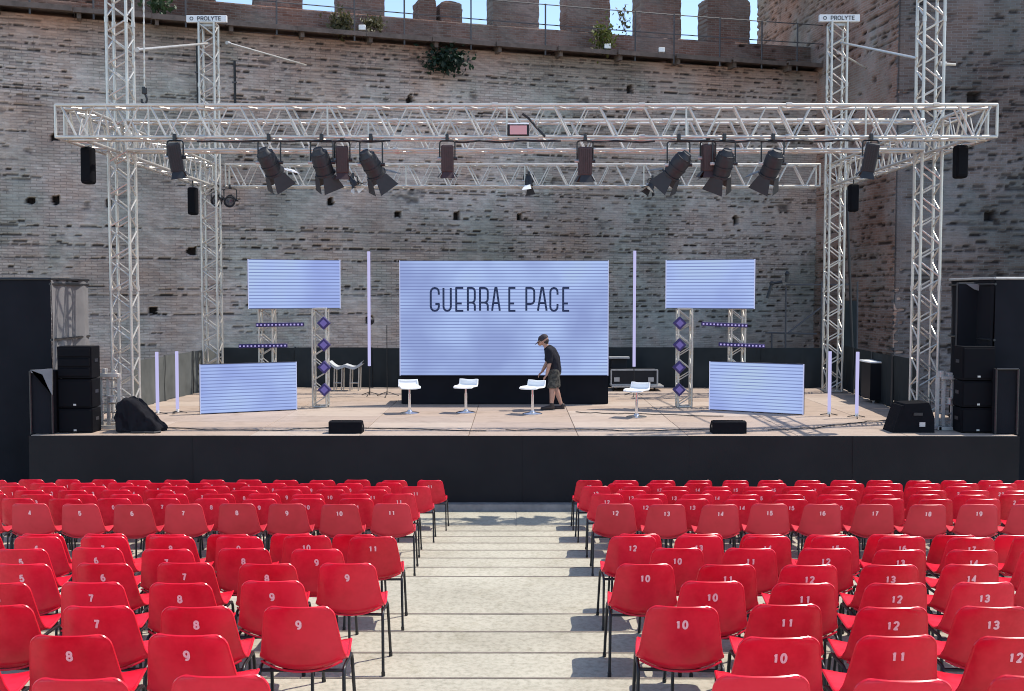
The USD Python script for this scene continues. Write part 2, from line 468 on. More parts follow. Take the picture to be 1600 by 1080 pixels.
brickwork('castle_brick', (0.52, 0.445, 0.39), (0.405, 0.315, 0.268), (0.50, 0.41, 0.355), (0.64, 0.64, 0.62), 0.485, (0.05, 0.04, 0.037), wu[0], wu[1], 0.55, band=(9.7, 11.3), joint=(0.27, 0.22, 0.19))
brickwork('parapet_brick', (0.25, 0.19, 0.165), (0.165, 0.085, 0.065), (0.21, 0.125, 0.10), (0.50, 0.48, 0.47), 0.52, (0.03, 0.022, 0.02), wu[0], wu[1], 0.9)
tu = np.array([0.138, -1.0, 0.0]); tu /= np.linalg.norm(tu)
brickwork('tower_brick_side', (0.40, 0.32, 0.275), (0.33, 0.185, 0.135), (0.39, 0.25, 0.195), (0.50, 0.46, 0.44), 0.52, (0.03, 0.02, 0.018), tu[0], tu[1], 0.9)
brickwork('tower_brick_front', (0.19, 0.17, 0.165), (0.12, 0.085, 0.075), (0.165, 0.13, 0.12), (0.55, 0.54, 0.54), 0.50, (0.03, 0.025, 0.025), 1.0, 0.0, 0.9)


def washed(nz, nx, dz, dx, seed, density):
    "map of washed-out joints and lost bricks: broken dashes along the courses"
    r = np.random.default_rng(seed)
    pit = np.zeros((nz, nx))
    zz, xx = np.meshgrid(np.arange(nz) * dz, np.arange(nx) * dx, indexing='ij')
    zone = meshkit.fbm(np.stack([xx * 0.28, zz * 0.5, xx * 0 + seed], -1), 3, seed)
    z = 0.1
    while z < nz * dz:
        amount = r.random() ** 1.8
        row = int(z / dz)
        x = r.random() * 0.5
        while x < nx * dx:
            L = r.exponential(0.075) + 0.055
            c = int((x + L / 2) / dx)
            if c < nx and row < nz and zone[row, min(c, nx - 1)] + 0.10 * r.random() > 0.60 - 0.26 * amount * density:
                drift = int(r.integers(-1, 2)) if r.random() < 0.12 else 0
                h = 1 if r.random() < 0.5 else 2
                a, b = int(x / dx), int((x + L) / dx) + 1
                pit[max(0, row + drift):row + drift + h, a:b] = np.maximum(pit[max(0, row + drift):row + drift + h, a:b], 0.30 + 0.70 * r.random())
            x += L + r.exponential(0.05 + 0.55 * (1 - amount) ** 2) + 0.035
        z += 0.085 + (0.085 if r.random() < 0.6 else 0.0)
    return pit, xx, zz


def rough_face(origin, u, n, L, z0, z1, dx, dz, seed, density, holes=(), amp=1.0, bow=None, depth=0.07):
    nx, nz = int(L / dx) + 1, int((z1 - z0) / dz) + 1
    pit, xx, zz = washed(nz, nx, dz, dx, seed, density)
    low = meshkit.fbm(np.stack([xx * 0.35, zz * 0.35, xx * 0 + 3.3], -1), 4, seed + 1) - 0.5
    fine = meshkit.fbm(np.stack([xx * 3.4, zz * 9.0, xx * 0 + 9.1], -1), 3, seed + 2) - 0.5
    blotch = np.clip((meshkit.fbm(np.stack([xx * 2.2, zz * 4.0, xx * 0 + 5.5], -1), 3, seed + 3) - 0.655) * 8, 0, 1)
    blotch *= np.clip((zz - (z1 - z0) * 0.45) / 1.5, 0.25, 1)
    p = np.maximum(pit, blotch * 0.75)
    off = amp * (low * 0.13 + fine * 0.030) - depth * p
    for (hu, hz, hw, hh) in holes:
        rag = (meshkit.noise(np.stack([xx * 9, zz * 9, xx * 0 + hu], -1), seed) - 0.5) * 0.09
        ins = (np.abs(xx - hu) + rag < hw / 2) & (np.abs(zz + z0 - hz) - rag < hh / 2)
        off = np.where(ins, -0.24, off)
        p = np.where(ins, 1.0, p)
    P = origin + u * xx[..., None] + n * (off + (bow(xx) if bow else 0.0))[..., None]
    P[..., 2] = z0 + zz
    # fold the border back so that the face has thickness
    back = lambda S, k: S - n * k
    P = np.concatenate([back(P[:1], 1.2), P, back(P[-1:], 1.2)], 0)
    p = np.concatenate([p[:1], p, p[-1:]], 0)
    P = np.concatenate([back(P[:, :1], 1.2), P, back(P[:, -1:], 1.2)], 1)
    p = np.concatenate([p[:, :1], p, p[:, -1:]], 1)
    return grid_mesh(P), p.ravel()


def face(name, m, p, mat, parent):
    me = usdkit.mesh(stage, numbered(str(parent.GetPath()), name), m, M[mat], smooth=True)
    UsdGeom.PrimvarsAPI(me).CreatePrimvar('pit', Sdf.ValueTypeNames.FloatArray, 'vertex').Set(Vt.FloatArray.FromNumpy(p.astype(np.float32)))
    return me.GetPrim()


castle = thing('castle_wall', 'long weathered brick castle wall with battlements behind the stage', 'wall')
U_R = wall_u(1275) + 0.6
holes = []
for px, py in ((48, 313), (85, 215), (88, 312), (171, 318), (516, 315), (621, 335), (714, 337), (812, 340), (1150, 345), (578, 500), (240, 485), (300, 392), (640, 155), (985, 140)):
    u = wall_u(px, py)
    q = wall_pt(u, 0)
    d = ray(px, py)
    z = CAM[2] + d[2] / np.linalg.norm(d[:2]) * np.linalg.norm(q[:2])
    holes.append((u - U_L, z, 0.13 + 0.08 * random.random(), 0.17 + 0.09 * random.random()))
bowf = lambda x: sag(U_L + x)
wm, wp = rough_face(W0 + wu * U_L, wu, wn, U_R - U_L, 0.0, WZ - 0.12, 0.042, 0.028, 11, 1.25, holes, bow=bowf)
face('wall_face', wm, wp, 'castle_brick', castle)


def wall_box(u0, u1, z0, z1, o0, o1):
    return box(wall_pt((u0 + u1) / 2, (z0 + z1) / 2, (o0 + o1) / 2), (u1 - u0, abs(o1 - o0), z1 - z0), math.atan2(wu[1], wu[0]))


obj('wall_core', cat_([wall_box(U_L + i * 3.0 - 0.05, U_L + i * 3.0 + 3.05, 0, WZ - 0.12 - 0.001 * i, -2.4, -0.9) for i in range(int((U_R - U_L) / 3.0))]), 'parapet_brick', castle)
# parapet and merlons
SILL = WZ + 0.80
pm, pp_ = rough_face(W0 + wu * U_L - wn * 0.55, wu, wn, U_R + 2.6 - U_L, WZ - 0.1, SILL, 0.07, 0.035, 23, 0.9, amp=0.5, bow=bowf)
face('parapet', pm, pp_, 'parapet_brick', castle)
obj('parapet_core', cat_([wall_box(U_L + i * 2.0 - 0.03, U_L + i * 2.0 + 2.03, WZ - 0.2, SILL - 0.02 - 0.001 * (i % 2), -1.75, -0.75) for i in range(int((U_R + 2.4 - U_L) / 2.0))]), 'parapet_brick', castle)


def merlon(px0, px1, top, rnd=0.0, name='merlon', seed=0):
    u0, u1 = wall_u(px0, 40, -0.58), wall_u(px1, 40, -0.58)
    rr = np.random.default_rng(seed)
    n = 9
    a = np.linspace(0, 1, n)
    w = u1 - u0
    z = SILL - 0.05
    prof = [(0, z), (0, top - rnd * w)]
    if rnd:
        prof += [(w * (0.5 - 0.5 * math.cos(t)), top - rnd * w + rnd * w * math.sin(t)) for t in np.linspace(0.2, math.pi - 0.2, 9)]
    prof += [(w, top - rnd * w - rr.random() * 0.06), (w, z)]
    poly = np.array(prof)
    # subdivided solid with a broken outline
    m = trimesh.creation.extrude_polygon(__import__('shapely').Polygon(poly), 0.62, engine='earcut')
    v, f = trimesh.remesh.subdivide_to_size(m.vertices, m.faces, 0.14)
    m = trimesh.Trimesh(v, f, process=True)
    v = m.vertices.copy()
    k = meshkit.fbm(v * np.array([3.5, 11.0, 3.0]) + seed * 3.1, 3, seed) - 0.5
    k2 = meshkit.fbm(v * np.array([3.5, 11.0, 3.0]) + seed * 7.7 + 40, 3, seed + 5) - 0.5
    lock = v[:, 1] > z + 0.03
    v[:, 0] += k * 0.07 * lock
    v[:, 1] += k2 * 0.08 * lock
    v[:, 2] += k2 * 0.07
    W = W0 + wu * (u0 + v[:, :1]) + wn * (-1.20 + v[:, 2:3] + sag(u0 + v[:, :1]))
    W[:, 2] = v[:, 1]
    m2 = trimesh.Trimesh(W, m.faces, process=False)
    m2.fix_normals()
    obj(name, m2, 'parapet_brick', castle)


TOP = WZ + 2.12
tops = [(-260, -190, 2.2, 0), (-150, -80, 2.2, 0), (-40, 60, 2.3, 0), (110, 185, 2.3, 0), (245, 338, 2.3, 0), (398, 473, 2.25, 0), (528, 601, 2.2, 0), (770, 842, 2.2, 0), (886, 953, 2.15, 0), (1001, 1064, 2.24, 0.13), (1105, 1172, 2.30, 0.15)]
for i, (a, b, h, rd) in enumerate(tops):
    merlon(a, b, WZ + h, rd, seed=i + 1)
merlon(653, 682, WZ + 1.42, 0.16, seed=31)
merlon(688, 722, WZ + 1.42, 0.20, seed=32)

# the walk: planks on iron brackets in front of the wall top
walk = thing('wall_walk', 'wooden plank walk along the castle wall top below the battlements', 'walkway')
u = U_L
k = 0
while u < U_R - 0.3:
    w = 1.95
    dz = rng.uniform(-0.008, 0.008)
    obj('plank', wall_box(u + 0.012, min(u + w, U_R - 0.2), WZ - 0.02 + dz, WZ + 0.035 + dz, -0.5, 0.42), 'plank_wood', walk)
    obj('fascia', wall_box(u + 0.008, min(u + w, U_R - 0.2), WZ - 0.10, WZ + 0.03 - dz, 0.425, 0.47), 'plank_wood', walk)
    obj('bearer', wall_box(u + 0.1, u + 0.2, WZ - 0.24, WZ - 0.022, -0.4, 0.36), 'plank_wood', walk)
    u += w
rail = thing('walk_railing', 'thin dark iron railing along the castle wall walk', 'railing')
for px in (-180, -80, 50, 148, 290, 430, 550, 627, 730, 845, 984, 1044, 1115, 1180, 1235):
    u = wall_u(px, 60)
    obj('post', rod(wall_pt(u, WZ - 0.25, 0.40), wall_pt(u, WZ + 1.28, 0.40), 0.026, 6), 'rust_rail', rail)
for h in (0.66, 1.26):
    obj('rail', tube([wall_pt(q, WZ + h, 0.40) for q in np.linspace(U_L + 0.2, U_R - 0.4, 24)], 0.016, 6), 'rust_rail', rail)

# floodlights on the walk
for px, py, lb in ((563, 53, 'small white floodlight on the wall walk, leftmost of three'), (943, 82, 'small white floodlight under the yellow bush on the wall walk'), (1027, 92, 'small white floodlight at the right end of the wall walk')):
    u = wall_u(px, py)
    t = thing('floodlight', lb, 'floodlight', wall_pt(u, WZ + 0.03, 0.30))
    obj('housing', rbox((0, 0, 0.14), (0.20, 0.12, 0.15), 0.02), 'white_box', t)
    obj('bracket', cat_([box((-0.11, 0, 0.08), (0.012, 0.04, 0.16)), box((0.11, 0, 0.08), (0.012, 0.04, 0.16)), box((0, 0, 0.006), (0.232, 0.05, 0.012))]), 'rust_rail', t)


def leaf_clump(n, spread, size, upright=0.0, seed=0, stalk=0.0):
    r = np.random.default_rng(seed)
    vs, fs = [], []
    for k in range(n):
        c = r.normal(0, 1, 3) * spread * 0.45
        if stalk:
            c[2] = abs(c[2])
        d = r.normal(0, 1, 3) + np.array([0, 0, upright]); d /= np.linalg.norm(d)
        s = np.cross(d, r.normal(0, 1, 3)); s /= np.linalg.norm(s)
        L = size * r.uniform(0.6, 1.4); w = L * 0.3
        i = len(vs)
        vs += [c, c + d * L * 0.5 + s * w, c + d * L, c + d * L * 0.5 - s * w]
        fs += [[i, i + 1, i + 2], [i, i + 2, i + 3]]
    return trimesh.Trimesh(np.array(vs), fs, process=False)


def bush(px, py, off, spread, n, size, mat, label, seed, upright=0.6):
    u = wall_u(px, py)
    q = wall_pt(u, 0, off); d = ray(px, py)
    z = CAM[2] + d[2] / np.linalg.norm(d[:2]) * np.linalg.norm(q[:2])
    t = thing('wall_plant', label, 'plant', (q[0], q[1], z))
    obj('foliage', leaf_clump(n, np.array(spread), size, upright, seed), mat, t)
    r = np.random.default_rng(seed)
    for k in range(3):
        e = r.normal(0, 0.3, 3) * np.array(spread)
        obj('stem', tube([(0.02 * k, 0, -spread[2] * 0.6), e * 0.5 + [0, 0, -0.05], e + [0, 0, spread[2] * 0.35]], 0.012, 5), 'plank_wood', t)


bush(532, 40, 0.1, (0.36, 0.2, 0.36), 300, 0.16, 'dry_grass', 'yellowish dry weeds growing on the wall walk left of centre', 5, 1.2)
bush(585, 40, -0.1, (0.35, 0.2, 0.22), 120, 0.16, 'dry_grass', 'brown dry weeds beside the leftmost small floodlight on the wall', 6, 1.0)
bush(940, 62, 0.15, (0.32, 0.25, 0.5), 420, 0.13, 'leaf_yellow', 'bright yellow-green bush growing on the wall walk', 8, 0.8)
bush(692, 92, 0.30, (0.62, 0.22, 0.36), 620, 0.15, 'leaf_dark', 'dark green plant hanging below the wall walk', 9, -0.4)
bush(250, 10, 0.0, (0.4, 0.2, 0.35), 140, 0.15, 'leaf_green', 'green weeds on the wall walk above the left truss tower', 12, 1.0)
bush(990, 34, -0.7, (0.25, 0.15, 0.5), 60, 0.12, 'dry_grass', 'thin dry stalks in a crenel gap against the sky', 14, 1.4)

# ------------------------------------------------------------------ corner tower on the right
tower = thing('corner_tower', 'massive shaded brick castle tower at the right end of the wall', 'tower')
TE = at(1400, 300, 30.0); TE[2] = 0
TH = 16.0
side_o = TE - tu * 11.0
tn = np.array([tu[1], -tu[0], 0.0])          # faces left
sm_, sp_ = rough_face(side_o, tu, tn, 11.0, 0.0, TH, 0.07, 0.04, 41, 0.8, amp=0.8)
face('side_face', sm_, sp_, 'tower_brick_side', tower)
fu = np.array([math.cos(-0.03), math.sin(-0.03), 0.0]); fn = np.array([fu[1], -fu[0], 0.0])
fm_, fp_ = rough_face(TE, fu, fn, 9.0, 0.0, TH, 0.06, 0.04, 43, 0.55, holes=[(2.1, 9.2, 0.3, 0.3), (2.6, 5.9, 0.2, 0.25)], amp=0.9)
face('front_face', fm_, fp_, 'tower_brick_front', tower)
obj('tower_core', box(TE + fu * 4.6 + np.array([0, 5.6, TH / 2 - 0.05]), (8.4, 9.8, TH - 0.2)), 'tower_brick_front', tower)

# ------------------------------------------------------------------ ground and terraces
g = grid_mesh(np.stack(list(np.meshgrid(np.linspace(-250, 250, 26), np.linspace(-250, 250, 26), indexing='ij')) + [np.full((26, 26), -0.006)], -1))
if g.face_normals[0][2] < 0:
    g.invert()
obj('ground', g, 'paving', kind='structure', label='pale stone paving of the castle courtyard', smooth=False)
court = thing('front_paving', 'pale concrete slabs of the courtyard in front of the stage', kind='structure')
terr = thing('seating_terrace', 'shallow pale concrete steps that carry the rows of chairs', kind='structure')
XT = 13.0


def slab(y0, y1, z, thick, nose=True, parent=None, seed=0):
    "a long step, its top slightly uneven, with an edging strip along its front"
    xs = np.linspace(-XT, XT, 53)
    ys = np.array([y0 + 0.004, y0 + 0.02, (y0 + y1) / 2, y1 - 0.045, y1 - 0.040])
    P = np.stack(list(np.meshgrid(xs, ys, indexing='ij')) + [np.full((len(xs), len(ys)), z)], -1)
    P[..., 2] += (meshkit.fbm(P * 1.1 + seed, 3, seed) - 0.5) * 0.008
    P[:, 0, 2] -= 0.012; P[:, -1, 2] -= 0.006
    P[:, 0, 1] += (meshkit.noise(P[:, 0] * 2.0 + 7 * seed, seed) - 0.5) * 0.01
    top = P.reshape(-1, 3)
    n, m = P.shape[:2]
    t = grid_mesh(P)
    if t.face_normals[0][2] < 0:
        t.invert()
    bot = bbox(-XT, XT, y0 + 0.006, y1 - 0.043, z - thick, z - 0.02)
    s = obj('step', cat_([t, bot]), 'concrete', parent)
    if nose:
        obj('step_edge', cat_([rbox(((i + 0.5) * 26 / 9 - XT, y1 - 0.021, z - 0.03), (26 / 9 - 0.006, 0.030, 0.062), 0.006, n=6) for i in range(9)]), 'step_edge', s)
    return s


NEAR = lambda k: 1.325 - 0.079 * k
edge = lambda k: 7.1 + 0.73 * (k - 2) - 0.13
for k in range(-9, 6):
    slab(edge(k - 1), edge(k), NEAR(k), NEAR(k) + 0.05, True, terr, k + 20)
CA = 0.80
slab(edge(5), 10.86, CA, CA + 0.05, True, terr, 50)
FAR = lambda j: 0.69 - 0.098 * j
fedge = lambda j: 11.65 + 0.79 * j
for j in range(7):
    slab(fedge(j - 1), fedge(j), FAR(j), FAR(j) + 0.05, True, terr, 60 + j)
XS = np.arange(-12.0, 12.1, 2.4)
for a in XS[:-1]:
    o = rbox((a + 1.2, (fedge(6) + 18.0) / 2 + 0.02, -0.048), (2.388, 18.0 - fedge(6) - 0.03, 0.10 + rng.uniform(-0.004, 0.004)), 0.008, n=6)
    obj('paving_slab', o, 'concrete', court)

# ------------------------------------------------------------------ stage
DZ = 1.28
SX0, SX1, SY0, SY1 = -8.40, 8.66, 18.15, 27.7
stg = thing('stage', 'wide open-air stage with plywood deck and black front skirt', 'stage')
nxp, nyp = 9, 10
pw, pd = (SX1 - SX0) / nxp, (SY1 - SY0) / nyp
for i in range(nxp):
    for j in range(nyp):
        dz = rng.uniform(-0.003, 0.003)
        shift = 0.0
        x0, x1 = SX0 + i * pw, SX0 + (i + 1) * pw
        obj('deck_panel', rbox(((x0 + x1) / 2, SY0 + (j + 0.5) * pd, DZ - 0.03 + dz), (pw - 0.010, pd - 0.010, 0.06), 0.004, n=4), f'deck_{int(rng.integers(0, 4))}', stg)
obj('deck_frame', bbox(SX0 + 0.05, SX1 - 0.05, SY0 + 0.05, SY1 - 0.05, DZ - 0.20, DZ - 0.066), 'black_body', stg)


def cloth(x0, x1, z0, z1, y, amp, seed, nx=None, fold=3.2, hem=0.02):
    "hanging cloth in the xz plane with soft vertical folds, both sides"
    nx = nx or max(8, int((x1 - x0) / 0.06))
    X, Z = np.meshgrid(np.linspace(x0, x1, nx), np.linspace(z0, z1, 9), indexing='ij')
    f = (meshkit.noise(np.stack([X * fold, Z * 0.3, X * 0 + seed], -1), seed) - 0.5) + 0.5 * (meshkit.noise(np.stack([X * fold * 2.3, Z * 0.6, X * 0 + seed + 4], -1), seed) - 0.5)
    amt = amp * (0.25 + 0.75 * (z1 - Z) / (z1 - z0))
    Y = y + f * amt
    Z = Z + (Z - z0 < 0.01) * (meshkit.noise(np.stack([X * 1.7, X * 0, X * 0], -1), seed) - 0.5) * hem
    A = np.stack([X, Y, Z], -1)
    B = A.copy(); B[..., 1] += 0.012
    a, b = grid_mesh(A), grid_mesh(B)
    b.invert()
    m = cat_([a, b])
    return m


for i in range(6):
    w = (SX1 - SX0) / 6
    obj('skirt', cloth(SX0 + i * w - 0.01, SX0 + (i + 1) * w + 0.01, 0.13, DZ - 0.002, SY0 - 0.050 - 0.006 * (i % 2), 0.035, 70 + i, fold=1.3), 'skirt_cloth', stg, smooth=True)
for sx in (SX0, SX1):
    m = cloth(0, SY1 - SY0, 0.03, DZ - 0.004, 0, 0.05, 90)
    v = m.vertices.copy(); m.vertices = np.stack([sx + (0.03 if sx > 0 else -0.03) + v[:, 1] * (1 if sx > 0 else -1), SY0 + v[:, 0], v[:, 2]], 1)
    obj('skirt', m, 'skirt_cloth', stg, smooth=True)
obj('kerb', rbox((0.1, SY0 - 0.08, 0.060), (17.0, 0.26, 0.13), 0.012, n=6), 'kerb_stone', stg)

# black cloth fence round the back of the deck
fence = thing('stage_fence', 'low black cloth fence around the back and sides of the stage', 'fence')


def fence_run(p, q, n, hz=1.02, mat='fence_cloth'):
    p, q = np.array(p, float), np.array(q, float)
    for i in range(n):
        a, b = p + (q - p) * i / n, p + (q - p) * (i + 1) / n
        L = np.linalg.norm(b - a); d = (b - a) / L
        hh = hz + random.uniform(-0.02, 0.02)
        m = cloth(0, L * 0.995, 0.01, hh, 0, 0.09, 100 + i + int(abs(p[0]) * 7), nx=max(12, int(L / 0.06)), fold=4.0)
        v = m.vertices.copy()
        nrm = np.array([d[1], -d[0]])
        m.vertices = np.stack([a[0] + d[0] * v[:, 0] - nrm[0] * v[:, 1], a[1] + d[1] * v[:, 0] - nrm[1] * v[:, 1], DZ + v[:, 2]], 1)
        obj('cloth_panel', m, mat, fence, smooth=True)
        obj('fence_post', rod((a[0], a[1] + 0.06, DZ), (a[0], a[1] + 0.06, DZ + hh + 0.01), 0.02, 6), 'black_steel', fence)


fence_run((-8.15, 22.3), (-7.75, 27.3), 3, 1.03, 'fence_grey')
fence_run((-7.75, 27.35), (8.35, 27.35), 8, 1.05)
fence_run((8.35, 27.3), (7.95, 20.9), 4, 1.12)

# ------------------------------------------------------------------ truss
TB, TT = CAM[2] + 2.645, CAM[2] + 3.213       # bottom and top chord of the roof grid
TRX = 0.165                                   # middle of the grid
DF, DM, DR = 18.16, 20.12, 26.65


def truss(name, label, a, b, w, h, panel, r=0.029, rb=0.0165, group=None, vertical=False, seed=0, mat='aluminium', caps=True, cat='truss'):
    """box truss from a to b; a, b are on its centre line. Four chords and zigzag braces on each face."""
    a, b = np.asarray(a, float), np.asarray(b, float)
    L = np.linalg.norm(b - a); d = (b - a) / L
    if vertical:
        u, v = np.array([1.0, 0, 0]), np.array([0, 1.0, 0])
    else:
        v = np.array([0, 0, 1.0]); u = np.cross(d, v); u /= np.linalg.norm(u)
    t = thing(name, label, cat, a, group=group)
    c = {}
    for i, (s, q) in enumerate(((-1, -1), (1, -1), (1, 1), (-1, 1))):
        o = u * s * w / 2 + v * q * h / 2
        c[i] = o
        obj('chord', rod(o, o + d * L, r, 10), mat, t, smooth=40)
    n = max(1, int(round(L / panel)))
    st = L / n
    for i, j, ph in (((0, 1, 0), (1, 2, 1), (3, 2, 0), (0, 3, 1)) if vertical else ((0, 1, 0), (1, 2, 1), (2, 3, 0), (3, 0, 1))):
        for k in range(n):
            if not vertical and (i, j) in ((1, 2), (3, 0)):
                lo, hi = (c[1], c[2]) if i == 1 else (c[0], c[3])
                p0 = (k + (0.12 if i == 1 else 0.22)) * st
                obj('brace', rod(hi + d * p0, lo + d * (p0 + 0.27), rb * 1.15, 6), mat, t)
                if i == 3:
                    obj('brace', rod(lo + d * (p0 + 0.30), hi + d * min(L, p0 + 0.55), rb * 0.8, 6), mat, t)
                else:
                    obj('brace', rod(lo + d * (p0 + 0.31), hi + d * min(L, p0 + 0.58), rb * 0.75, 6), mat, t)
                if i == 1 and k % 4 == 2:
                    obj('brace', rod(hi + d * (p0 - 0.03), lo + d * (p0 - 0.03), rb, 6), mat, t)
                continue
            p0, pm, p1 = k * st, (k + 0.42) * st, (k + 1) * st
            A, B = (c[i], c[j]) if ph == 0 else (c[j], c[i])
            obj('brace', rod(A + d * (p0 + 0.04), B + d * (pm), rb, 6), mat, t)
            obj('brace', rod(B + d * (pm + 0.05), A + d * (p1 - 0.02), rb, 6), mat, t)
    if caps:
        for e in (0.0, 1.0):
            for i in range(4):
                obj('end_bar', rod(c[i] + d * L * e, c[(i + 1) % 4] + d * L * e, r * 0.85, 8), mat, t)
    # joints between the truss lengths
    q = 2.5
    while q < L - 0.6:
        for i in range(4):
            obj('coupler', rod(c[i] + d * (q - 0.05), c[i] + d * (q + 0.05), r * 1.35, 8), mat, t)
        q += 2.5
    return t


TW, HWD = 0.36, 8.02
hT = TT - TB - 0.03
zc = (TT + TB) / 2
G_ = 'roof truss grid over the stage'
truss('lighting_truss', 'long front aluminium truss across the stage carrying the black spotlights', (TRX - HWD, DF + TW / 2, zc), (TRX + HWD, DF + TW / 2, zc), TW, hT, 0.75, group=G_)
truss('lighting_truss', 'middle aluminium cross truss just behind the front truss', (TRX - 7.40, DM - TW / 2, zc), (TRX + 7.40, DM - TW / 2, zc), TW, hT, 0.75, group=G_)
truss('lighting_truss', 'rear aluminium cross truss farthest from the chairs', (TRX - 7.40, DR, zc), (TRX + 7.40, DR, zc), TW, hT, 0.75, group=G_)
for s, lb in ((-1, 'left'), (1, 'right')):
    truss('lighting_truss', f'{lb} side aluminium truss running back from the front truss', (TRX + s * (HWD - TW / 2), DF + TW + 0.06, zc), (TRX + s * (HWD - TW / 2), DR + 0.3, zc), TW, hT, 0.75, group=G_)
TXF = 7.62
for s, lb in ((-1, 'left'), (1, 'right')):
    truss('truss_tower', f'tall {lb} front aluminium truss tower rising out of the picture', (TRX + s * TXF, DM, DZ + 0.05), (TRX + s * TXF, DM, 12.2), 0.37, 0.37, 0.62, group='truss towers of the stage roof', vertical=True, cat='tower')
    bx_ = thing('tower_base', f'steel base plate under the {lb} front truss tower', 'base plate', (TRX + s * TXF, DM, DZ))
    obj('plate', box((0, 0, 0.02), (0.62, 0.62, 0.03)), 'aluminium_dull', bx_)
    obj('tower_collar', cat_([box((0, -0.30, 0.07), (0.6, 0.03, 0.05)), box((0, 0.30, 0.07), (0.6, 0.03, 0.05))]), 'aluminium_dull', bx_)
ZRT = at(1300, 44, DR)[2]
for s, lb in ((-1, 'left'), (1, 'right')):
    cx = TRX + s * 7.70
    truss('truss_tower', f'{lb} rear aluminium truss tower topped with a white name board', (cx, DR - 0.45, DZ + 0.03), (cx, DR - 0.45, ZRT), 0.37, 0.37, 0.62, group='truss towers of the stage roof', vertical=True, cat='tower')
    sg = thing('name_board', f'small white PROLYTE board on top of the {lb} rear truss tower', 'sign', (cx, DR - 0.45, ZRT))
    obj('board', rbox((0, -0.12, 0.09), (0.98, 0.10, 0.17), 0.01, n=6), 'sign_white', sg)
    obj('pulley_block', cat_([box((0, 0, -0.04), (0.36, 0.30, 0.10)), lathe([(0.001, -0.02), (0.07, -0.02), (0.07, 0.02), (0.001, 0.02)], 14)]), 'aluminium_dull', sg)
    tx = meshkit.text_mesh('PROLYTE', 0.095, 0.004, bold=True)
    v = tx.vertices.copy(); tx.vertices = np.stack([v[:, 0], -v[:, 2], v[:, 1]], 1)
    tx.apply_translation((-tx.bounds[0][0] - 0.22, -0.173, 0.045))
    obj('lettering', tx, 'sign_ink', sg)
    hexa = lathe([(0.030, 0.0), (0.050, 0.0), (0.050, 0.004), (0.030, 0.004)], 6)
    hexa.apply_transform(trimesh.transformations.rotation_matrix(math.pi / 2, [1, 0, 0]))
    obj('emblem', mv(hexa, (-0.36, -0.171, 0.09)), 'sign_ink', sg)

# tie tubes from the towers, hoist chains
for lb, p, q in (('left brace tube between the two left truss towers', at(214, 78, DM), at(326, 68, DR - 0.6)),
                 ('brace tube from the left rear truss tower to the castle wall', at(355, 67, DR - 0.4), at(478, 102, 30.0)),
                 ('brace tube between the two right truss towers', at(1316, 67, DR - 0.5), at(1432, 91, DM)),
                 ('short thin tie from the right rear tower to the wall', at(1310, 82, DR - 0.4), at(1354, 107, 30.8)),
                 ('short tube fixed to the right front truss tower', at(1470, 100, DM), at(1493, 101, DM))):
    t = thing('brace_tube', lb, 'tube', p, group=None)
    obj('pipe', rod((0, 0, 0), q - p, 0.026, 8), 'aluminium', t, smooth=40)
    obj('clamp', rod((q - p) * 0.0 - (q - p) / np.linalg.norm(q - p) * 0.02, (q - p) / np.linalg.norm(q - p) * 0.10, 0.045, 8), 'aluminium_dull', t)
t = thing('hoist_chain', 'hanging hoist chain with black hook beside the left front tower', 'chain', at(226, 160, DM))
top = at(224, -60, DM) - at(226, 160, DM)
n = 60
for k in range(1):
    pts = [top * s for s in np.linspace(0.06, 1, 40)]
    obj('chain', tube(pts, [0.020 if i % 2 else 0.012 for i in range(40)], 6), 'aluminium', t)
obj('hook', cat_([tube(bend_path([(0, 0, 0.18), (0.05, 0, 0.06), (0.02, 0, -0.04), (-0.06, 0, 0.0), (-0.05, 0, 0.06)], 0.03), 0.02, 6), rbox((0, 0, 0.22), (0.09, 0.07, 0.14), 0.02)]), 'black_steel', t)
t = thing('power_cable', 'black cable looping down through the middle of the front truss', 'cable', at(816, 178, DF))
pts = [at(816, 178, DF + 0.1), at(826, 185, DF + 0.1), at(838, 199, DF + 0.1), at(851, 213, DF)]
obj('cable', tube(np.array(pts) - pts[0], 0.022, 6), 'cable_black', t)
t = thing('power_cable', 'bundle of black cables tied along the front truss bottom chord', 'cable', (TRX, DF - 0.03, TB - 0.03))
for a, b in ((-5.6, -2.3), (-1.2, 0.6), (1.05, 2.2), (2.6, 5.6)):
    xs = np.linspace(a, b, 40)
    obj('cable', tube(np.stack([xs, 0.02 * np.sin(xs * 9), -0.025 - 0.03 * np.abs(np.sin(xs * 4.1)) * (meshkit.noise(np.stack([xs * 3, xs * 0, xs * 0], -1), 3))], 1), 0.018, 6), 'cable_black', t)

# ------------------------------------------------------------------ spotlights


def align(ax):
    return trimesh.geometry.align_vectors([0, 0, 1], np.asarray(ax, float) / np.linalg.norm(ax))


def flap(w0, w1, L, t=0.005):
    "trapezoid sheet hinged on the x axis, growing along +z"
    return prism([(-w0 / 2, 0), (w0 / 2, 0), (w1 / 2, L), (-w1 / 2, L)], -t / 2, t / 2)


